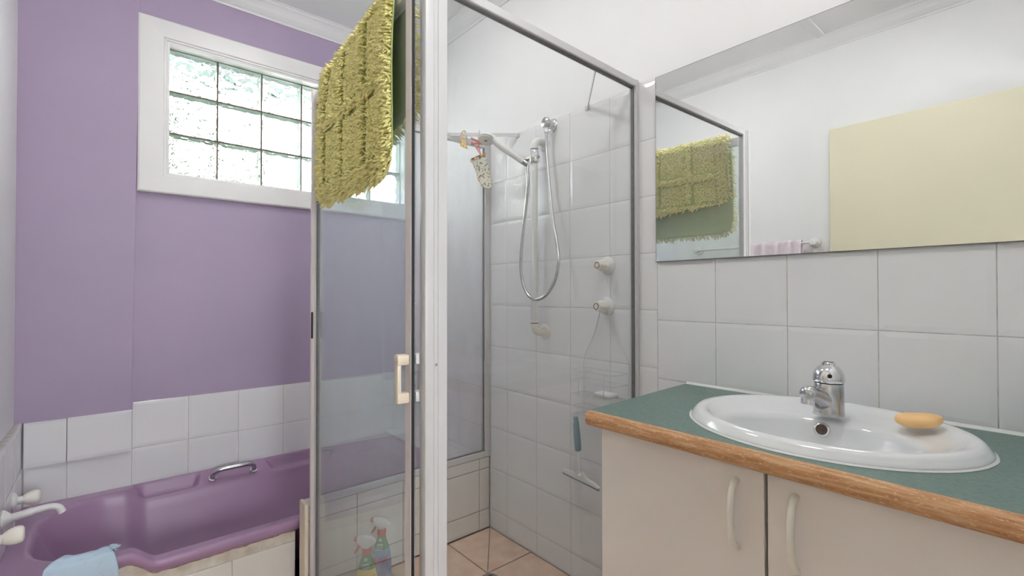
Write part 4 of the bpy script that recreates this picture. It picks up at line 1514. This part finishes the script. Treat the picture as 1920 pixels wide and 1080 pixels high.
    bmesh.ops.bevel(bm, geom=[e for e in bm.edges], offset=.003, segments=2, affect='EDGES', profile=.6)
    hd_ = finish('trigger_head', bm, M['plastic_white'], t, True, 45)
    bm = B(); lathe(bm, [(0, -.004), (.0092, -.004), (.0098, .003), (.0082, .011), (.0, .0115)], W(.034, 0, .239), axis=Rz @ Vector((1, 0, 0)), seg=18)
    finish('nozzle', bm, M['red'], hd_, True, 40)
    bm = B(); tube(bm, [W(.021, 0, .224), W(.026, 0, .212), W(.036, 0, .198), W(.045, 0, .186)], [.0055, .005, .0042, .003], 10)
    finish('trigger', bm, M['red'], hd_, True)
    return t
# nozzle points along -X-ish; label faces the camera
spray_bottle((.738, 1.698, 0), math.radians(142), 'bottle_yellow', 'green and yellow spray bottle with red trigger, set before the blue one')
spray_bottle((.842, 1.792, 0), math.radians(128), 'bottle_blue', 'green and blue spray bottle with red trigger, against the tiled hob', .0)

# ------------------------------------------------------------------ corner shelf and flowery bottle behind the bath
cs = thing('corner_shelf', (XR - .06, YP - .06, .52), 'small white shelf in the corner above the bath', 'shelf')
bm = B()
outl = [(XR - .001, YP - .001, .520)] + [(XR - .001 - .12 * math.sin(a), YP - .001 - .12 * math.cos(a), .520) for a in [i * math.pi / 16 for i in range(9)]]
prism(bm, outl, (0, 0, 0), (0, 0, .008))
finish('plate', bm, M['plastic_white'], cs)
fb = thing('toiletry_bottle', (XR - .048, YP - .062, .528), 'white toiletry bottle with purple flower print on the corner shelf', 'bottle')
bc = Vector((XR - .048, YP - .062, .5285))
bm = B(); lathe(bm, [(0, 0), (.032, 0), (.035, .004), (.035, .20), (.030, .225), (.014, .235), (.013, .25), (0, .25)], bc)
bdy = finish('body', bm, M['plastic_white'], fb, True, 40)
bm = B(); lathe(bm, [(0, .25), (.016, .25), (.016, .285), (.014, .29), (0, .29)], bc)
finish('cap', bm, M['leaf'], fb, True, 40)
for k in range(26):
    a = 3.6 + random.uniform(-.9, 1.3)
    up2 = k % 2
    z = random.uniform(.10, .20) if up2 else random.uniform(.03, .10)
    r = .0354
    c = bc + Vector((r * math.cos(a), r * math.sin(a), z))
    tn = Vector((-math.sin(a), math.cos(a), 0)); rd = Vector((math.cos(a), math.sin(a), 0))
    bm = B()
    ang = random.uniform(0, 3.1)
    L, wd = (.020, .007) if up2 else (.010, .006)
    pts = [tn * math.cos(ang) * L * x + ZUP * math.sin(ang) * L * x + (tn * -math.sin(ang) + ZUP * math.cos(ang)) * wd * y for x, y in ((-1, 0), (-.3, .8), (.4, .8), (1, 0), (.4, -.8), (-.3, -.8))]
    vv_ = []
    for q_ in pts:
        p_ = c + q_
        rr = Vector((p_.x - bc.x, p_.y - bc.y, 0)).normalized() * (.0356 + .0002 * (k % 5))
        vv_.append(bm.verts.new((bc.x + rr.x, bc.y + rr.y, p_.z)))
    bm.faces.new(vv_)
    finish('leaf_print' if up2 else 'petal_print', bm, M['leaf'] if up2 else M['petal'], bdy)

# ================================================================== VANITY
CT = .858
VX0, VY1, VY0 = .940, .757, YF + .004
cab = thing('vanity_cabinet', (1.18, .33, 0), 'cream laminate vanity cabinet with two doors under the green counter', 'cabinet')
bm = B()
box(bm, (VX0 + .020, VY1 - .018, .06), (XR - .008, VY1, CT - .036))
box(bm, (VX0 + .020, VY0, .06), (XR - .008, VY0 + .018, CT - .036))
box(bm, (VX0 + .020, VY0 + .018, .06), (XR - .008, VY1 - .018, .078))
box(bm, (XR - .016, VY0 + .018, .078), (XR - .008, VY1 - .018, CT - .036))
finish('carcass', bm, M['cabinet'], cab)
bm = B(); box(bm, (VX0 + .070, VY0, .0), (XR - .008, VY1 - .02, .0595))
finish('plinth', bm, M['cab_dark'], cab)
bm = B(); box(bm, (VX0 + .022, .34, .078), (VX0 + .040, .40, CT - .036))
finish('centre_stile', bm, M['cab_dark'], cab)
def vdoor(y0, y1, hy):
    bm = B(); box(bm, (VX0, y0, .062), (VX0 + .018, y1, CT - .039), .0012)
    d_ = finish('door', bm, M['cabinet'], cab)
    bm = B()
    q_ = spline([(VX0 + .001, hy, .787), (VX0 - .011, hy, .783), (VX0 - .021, hy, .765), (VX0 - .026, hy, .735), (VX0 - .026, hy, .712), (VX0 - .021, hy, .680), (VX0 - .011, hy, .662), (VX0 + .001, hy, .657)], 7)
    n_ = len(q_)
    tube(bm, q_, [.0062 + .0016 * abs(2 * i / (n_ - 1) - 1) ** 3 for i in range(n_)], 14)
    h_ = finish('handle', bm, M['plastic_ivory'], d_, True, 60)
    return d_
vdoor(.3715, VY1 - .001, .4235)
vdoor(VY0 + .002, .3655, .318)

# counter with an oval cut-out
BC = (1.186, .352)                                            # basin centre
BAX, BAY = .238, .271
top = thing('countertop', (1.18, .34, CT - .034), 'dark green laminate vanity counter with worn timber front edge', 'countertop')
bm = B()
FXc = .927
corners = [(FXc, .7845), (XR - .003, .8075), (XR - .003, VY0), (FXc, VY0)]
N = 64
def rect_pt(a):
    c, s = math.cos(a), math.sin(a)
    best = 1e9
    for k in range(4):
        p, q = Vector(corners[k]), Vector(corners[(k + 1) % 4])
        e = q - p
        den = c * e.y - s * e.x
        if abs(den) < 1e-9: continue
        w_ = p - Vector(BC)
        t_ = (w_.x * e.y - w_.y * e.x) / den
        u_ = (w_.x * s - w_.y * c) / den
        if t_ > 0 and -1e-6 <= u_ <= 1 + 1e-6: best = min(best, t_)
    return (BC[0] + c * best, BC[1] + s * best)
angs = sorted([2 * math.pi * k / N for k in range(N)] + [math.atan2(c[1] - BC[1], c[0] - BC[0]) % (2 * math.pi) for c in corners])
n_ = len(angs)
rows_ = []
for z, kind_ in ((CT, 'in'), (CT, 'out'), (CT - .034, 'out'), (CT - .034, 'in')):
    rows_.append([bm.verts.new(((BC[0] + (BAX - .025) * math.cos(a), BC[1] + (BAY - .025) * math.sin(a)) if kind_ == 'in' else rect_pt(a)) + (z,)) for a in angs])
for r in range(4):
    a, b = rows_[r], rows_[(r + 1) % 4]
    for k in range(n_):
        bm.faces.new((a[k], a[(k + 1) % n_], b[(k + 1) % n_], b[k]))
finish('laminate_top', bm, M['counter_green'], top)
bm = B()
pr = [(.927, CT + .0003), (.918, CT - .0005), (.911, CT - .005), (.9075, CT - .012), (.907, CT - .024), (.909, CT - .030), (.914, CT - .034), (.927, CT - .0345)]
y1_ = .7845
rings = []
for yy, ins in ((VY0, 0), (y1_ - .006, 0), (y1_ - .0015, .0015), (y1_, .006)):
    rings.append([bm.verts.new((x + (ins if x < .92 else 0), yy, z - (ins * .5 if z > CT - .017 else -ins * .5))) for x, z in pr])
for a, b in zip(rings[:-1], rings[1:]):
    for k in range(len(pr)):
        bm.faces.new((a[k], a[(k + 1) % len(pr)], b[(k + 1) % len(pr)], b[k]))
bm.faces.new(rings[0]); bm.faces.new(rings[-1][::-1])
finish('timber_edge', bm, M['timber'], top, True, 40)
bm = B(); prism(bm, [(XR - .008, 0, CT), (XR - .0005, 0, CT + .0065), (XR - .0005, 0, CT)], (0, VY0, 0), (0, .806, 0))
finish('sealant_bead', bm, M['silicone'], top)

# basin
bs = thing('wash_basin', (BC[0], BC[1], CT), 'white oval china basin set into the green counter', 'basin')
bm = B()
N = 72
ICX, ICY = 1.140, .352                                        # bowl centre, nearer the front
def ell(cx_, cy_2, a_, b_, z):
    return [bm.verts.new((cx_ + a_ * math.cos(2 * math.pi * k / N), cy_2 + b_ * math.sin(2 * math.pi * k / N), z)) for k in range(N)]
rowsb = [ell(BC[0], BC[1], BAX - .030, BAY - .030, CT - .010), ell(BC[0], BC[1], BAX - .030, BAY - .030, CT + .0008), ell(BC[0], BC[1], BAX, BAY, CT + .0008),
         ell(BC[0], BC[1], BAX - .001, BAY - .001, CT + .006), ell(BC[0], BC[1], BAX - .006, BAY - .006, CT + .010), ell(BC[0], BC[1], BAX - .009, BAY - .009, CT + .016),
         ell(BC[0], BC[1], BAX - .016, BAY - .016, CT + .0215), ell(BC[0], BC[1], BAX - .026, BAY - .026, CT + .0225), ell(BC[0], BC[1], BAX - .038, BAY - .036, CT + .0195)]
for t, dz_ in ((.16, .015), (.34, .0125), (.52, .009), (.70, .004)):
    a_ = (BAX - .038) * (1 - t) + .145 * t
    b_ = (BAY - .036) * (1 - t) + .185 * t
    rowsb.append(ell(BC[0] * (1 - t) + ICX * t, BC[1], a_, b_, CT + dz_ - .006 * t))
for f_, z in ((.98, -.004), (.965, -.016), (.93, -.04), (.86, -.075), (.72, -.105), (.5, -.122), (.25, -.130), (.10, -.132)):
    rowsb.append(ell(ICX, ICY, .145 * f_, .185 * f_, CT + z))
for a, b in zip(rowsb[:-1], rowsb[1:]):
    for k in range(N):
        bm.faces.new((a[k], a[(k + 1) % N], b[(k + 1) % N], b[k]))
bm.faces.new(rowsb[-1])
finish('bowl', bm, M['ceramic'], bs, True)
bm = B(); lathe(bm, [(0, .001), (.018, .001), (.022, .002), (.024, .0)], (ICX, ICY, CT - .132), seg=20)
finish('waste', bm, M['chrome'], bs, True)
OV = Vector((ICX + .1355, .374, CT - .0255))
oax = Vector((-.93, -.06, .36))
bm = B(); lathe(bm, [(.0115, -.004), (.0115, .003), (.0122, .0045), (.0148, .0042), (.0172, .001), (.0172, -.006)], OV, axis=oax, seg=24, capends=False)
ov = finish('overflow_ring', bm, M['chrome'], bs, True, 50)
bm = B(); lathe(bm, [(0, .0012), (.0118, .0012), (.0118, -.003)], OV, axis=oax, seg=20)
finish('overflow_hole', bm, M['rust'], ov)
bm = B()
ring = [[], []]
for k in range(72):
    a = 2 * math.pi * k / 72
    for r_, (g, z) in enumerate(((.0035 + .0015 * noise.noise(Vector((k * .4, 0, 0))), .0006), (-.001, .0035))):
        ring[r_].append(bm.verts.new((BC[0] + (BAX + g) * math.cos(a), BC[1] + (BAY + g) * math.sin(a), CT + z)))
for k in range(72):
    bm.faces.new((ring[0][k], ring[0][(k + 1) % 72], ring[1][(k + 1) % 72], ring[1][k]))
finish('sealant_bead', bm, M['silicone'], bs, True)

# mixer tap
TB = Vector((1.283, .362, CT + .0115))
tp = thing('mixer_tap', tuple(TB), 'chrome basin mixer tap with domed top', 'tap')
bm = B()
lathe(bm, [(.0, 0), (.0318, 0), (.0322, .002), (.0310, .006), (.0302, .03), (.0298, .062), (.0292, .073), (.028, .0745)], TB, seg=32)
bdy = finish('body', bm, M['chrome_worn'], tp, True, 40)
bm = B()
q_ = spline([TB + Vector((.004, .002, .030)), TB + Vector((-.018, .008, .036)), TB + Vector((-.042, .016, .046)), TB + Vector((-.060, .022, .051)), TB + Vector((-.075, .027, .050))], 6)
tube(bm, q_, [.026, .0258, .0255, .0250, .0248, .0244, .024, .0235, .023, .0225, .022, .0215, .021, .0206, .0203, .02, .0198, .0196, .0195, .0194, .019, .018, .0162, .0135, .0095][:len(q_)], 20)
spt = finish('spout', bm, M['chrome_worn'], tp, True, 50)
bm = B(); lathe(bm, [(.0, -.012), (.0125, -.012), (.0145, -.010), (.0145, .004), (.0, .004)], TB + Vector((-.062, .0225, .040)), axis=(.15, -.05, 1), seg=20)
finish('aerator', bm, M['chrome'], spt, True, 40)
bm = B(); lathe(bm, [(.0290, .0742), (.0294, .0755), (.0290, .077)], TB, seg=28, capends=False)
finish('joint_ring', bm, M['dark'], tp, True)
bm = B()
lathe(bm, [(.0, .0765), (.0305, .0765), (.0322, .079), (.0322, .086), (.0308, .095), (.0270, .104), (.0215, .111), (.0160, .1145), (.0142, .1165), (.0142, .1205), (.0130, .122), (.0, .1222)], TB, seg=32)
dm = finish('lever_dome', bm, M['chrome'], tp, True, 35)
bm = B(); lathe(bm, [(0, .0008), (.0045, .0008), (.0052, -.001)], TB + Vector((-.0290, -.0105, .0935)), axis=(-.93, -.33, .25), seg=16)
finish('index_button', bm, M['dark'], dm, True)
bm = B(); box(bm, (TB.x - .0015, TB.y - .010, TB.z + .1205), (TB.x + .0015, TB.y + .010, TB.z + .1228))
finish('lever_slot', bm, M['dark'], dm)

# orange soap on the basin rim
sb = thing('orange_soap', (1.280, .201, CT + .012), 'orange oval soap bar resting on the basin rim', 'soap')
bm = B()
bmesh.ops.create_uvsphere(bm, u_segments=36, v_segments=20, radius=1)
ang = math.radians(-82)
for v in bm.verts:
    x, y, z = v.co
    x = math.copysign(abs(x) ** .9, x)
    waist = 1 - .12 * math.exp(-(x / .35) ** 2)
    z = math.copysign(abs(z) ** .8, z)
    p = Vector((x * .039, y * .029 * waist, z * .0155 + .003 * (x * x) + .0045 * x))
    p = Matrix.Rotation(ang, 3, 'Z') @ p
    v.co = p + Vector((1.280, .201, CT + .0305))
finish('bar', bm, M['soap_orange'], sb, True)

# pale blue can at the counter's end
cn = thing('aerosol_can', (1.364, .0220, CT), 'pale blue can standing at the end of the green counter', 'can')
bm = B(); lathe(bm, [(0, 0), (.0315, 0), (.033, .0015), (.033, .004), (.0322, .007), (.0322, .098), (.033, .100), (.0325, .103), (.029, .104), (.027, .101), (0, .101)], (1.364, .0220, CT + .0004), seg=36)
cb2 = finish('body', bm, M['can_blue'], cn, True, 35)
bm = B(); lathe(bm, [(.0331, .0015), (.0335, .003), (.0331, .0045)], (1.364, .0220, CT + .0004), seg=36, capends=False)
finish('seam', bm, M['chrome'], cb2, True)

# ================================================================== MIRROR
mr = thing('wall_mirror', (XR, .35, 1.26), 'large frameless mirror on the wall above the basin', 'mirror')
bm = B(); box(bm, (XR - .0085, YF + .02, 1.2595), (XR - .0035, .9140, 1.8965))
finish('glass_edge', bm, M['rubber_grey'], mr)
bm = B()
v = [bm.verts.new(p) for p in ((XR - .0090, YF + .0216, 1.2611), (XR - .0090, .9124, 1.2611), (XR - .0090, .9124, 1.8949), (XR - .0090, YF + .0216, 1.8949),
                               (XR - .0086, YF + .0216, 1.2611), (XR - .0086, .9124, 1.2611), (XR - .0086, .9124, 1.8949), (XR - .0086, YF + .0216, 1.8949))]
for f_ in ((0, 1, 2, 3), (7, 6, 5, 4), (0, 4, 5, 1), (1, 5, 6, 2), (2, 6, 7, 3), (3, 7, 4, 0)):
    bm.faces.new([v[i] for i in f_])
finish('silvered_face', bm, M['mirror'], mr)
bm = B(); box(bm, (XR - .0034, YF + .03, 1.27), (XR + .005, .905, 1.8925))
finish('backing_board', bm, M['grout'], mr)

# ================================================================== seen in the mirror: door, towel rail, towel
dl = thing('door_1', (XL + .03, .05, 0), 'plain cream door swung open against the white wall', 'door', kind='structure')
bm = B(); box(bm, (XL + .012, .045, .008), (XL + .048, .858, 2.072), .0015)
lf = finish('door_leaf', bm, M['door_cream'], dl)
bm = B()
lathe(bm, [(0, 0), (.026, 0), (.026, .004), (.011, .008), (.009, .034), (.020, .042), (.025, .052), (.020, .062), (0, .066)], (XL + .048, .79, 1.0), axis=(1, 0, 0))
finish('door_knob', bm, M['chrome'], lf, True, 40)
for z in (.25, 1.0, 1.82):
    bm = B(); tube(bm, [(XL + .040, .040, z - .045), (XL + .040, .040, z + .045)], .006, 10)
    finish('hinge', bm, M['chrome_worn'], dl, True, 40)

tr_ = thing('towel_rail', (XL, 1.29, 1.445), 'white towel rail on the wall beside the cream door', 'towel rail')
bm = B(); tube(bm, [(XL + .050, .945, 1.445), (XL + .050, 1.655, 1.445)], .0085, 14)
finish('bar', bm, M['plastic_white'], tr_, True, 50)
for y in (.945, 1.655):
    bm = B(); lathe(bm, [(0, .062), (.012, .061), (.017, .056), (.018, .047), (.014, .034), (.013, .012), (.028, .007), (.031, .002), (.031, 0)], (XL + .0005, y, 1.445), axis=(1, 0, 0))
    finish('bracket', bm, M['plastic_white'], tr_, True, 40)
tw = thing('hand_towel', (XL + .062, 1.14, 1.10), 'pale pink towel hanging in folds on the towel rail', 'towel')
bm = B()
nu, nv = 90, 44
def towel(u, v):
    y = .995 + .295 * u
    fold = .011 * math.sin(u * 29) + .005 * math.sin(u * 53 + 1)
    if v < .47:
        k = (.47 - v) / .47
        x = XL + .050 + .0115 + .012 * k * .6 + (fold + .006) * min(1, .45 + k * 2) * .9
        z = 1.447 - .40 * k
    elif v < .53:
        a = (v - .47) / .06 * math.pi
        x = XL + .050 + (.0125 + .3 * abs(fold)) * math.cos(a) + .002
        z = 1.447 + (.0125 + .3 * abs(fold)) * math.sin(a)
    else:
        k = (v - .53) / .47
        x = XL + .050 - .0125 - .010 * k - abs(fold) * .5 * k
        z = 1.447 - .34 * k
    return Vector((x, y + .004 * math.sin(u * 20 + v * 3), z))
g = [[bm.verts.new(towel(i / nu, j / nv)) for i in range(nu + 1)] for j in range(nv + 1)]
for j in range(nv):
    for i in range(nu):
        bm.faces.new((g[j][i], g[j][i + 1], g[j + 1][i + 1], g[j + 1][i]))
o = finish('terry_cloth', bm, M['towel_pink'], tw, True)
md = o.modifiers.new('thick', 'SOLIDIFY'); md.thickness = .004; md.offset = 1

# ================================================================== added ceiling fill lights (out of view)
def fill_oyster(x, y, f, label):
    lm = thing('fill_light', (x, y, ZC), label, 'added ceiling light')
    bm = B(); lathe(bm, [(0, 0), (.20 * f, 0), (.205 * f, -.006), (.205 * f, -.018), (.195 * f, -.022), (.0, -.022)], (x, y, ZC - .0005), seg=40)
    finish('base', bm, M['plastic_white'], lm, True, 40)
    bm = B(); lathe(bm, [(.192 * f, -.0225), (.19 * f, -.040), (.17 * f, -.064), (.13 * f, -.082), (.07 * f, -.092), (0, -.095)], (x, y, ZC), seg=40, capends=False)
    finish('diffuser', bm, M['lamp'], lm, True)
fill_oyster(.64, .46, .85, 'added round opal fill light over the middle of the bathroom')
fill_oyster(.60, 1.60, .85, 'added round opal fill light above the shower door')
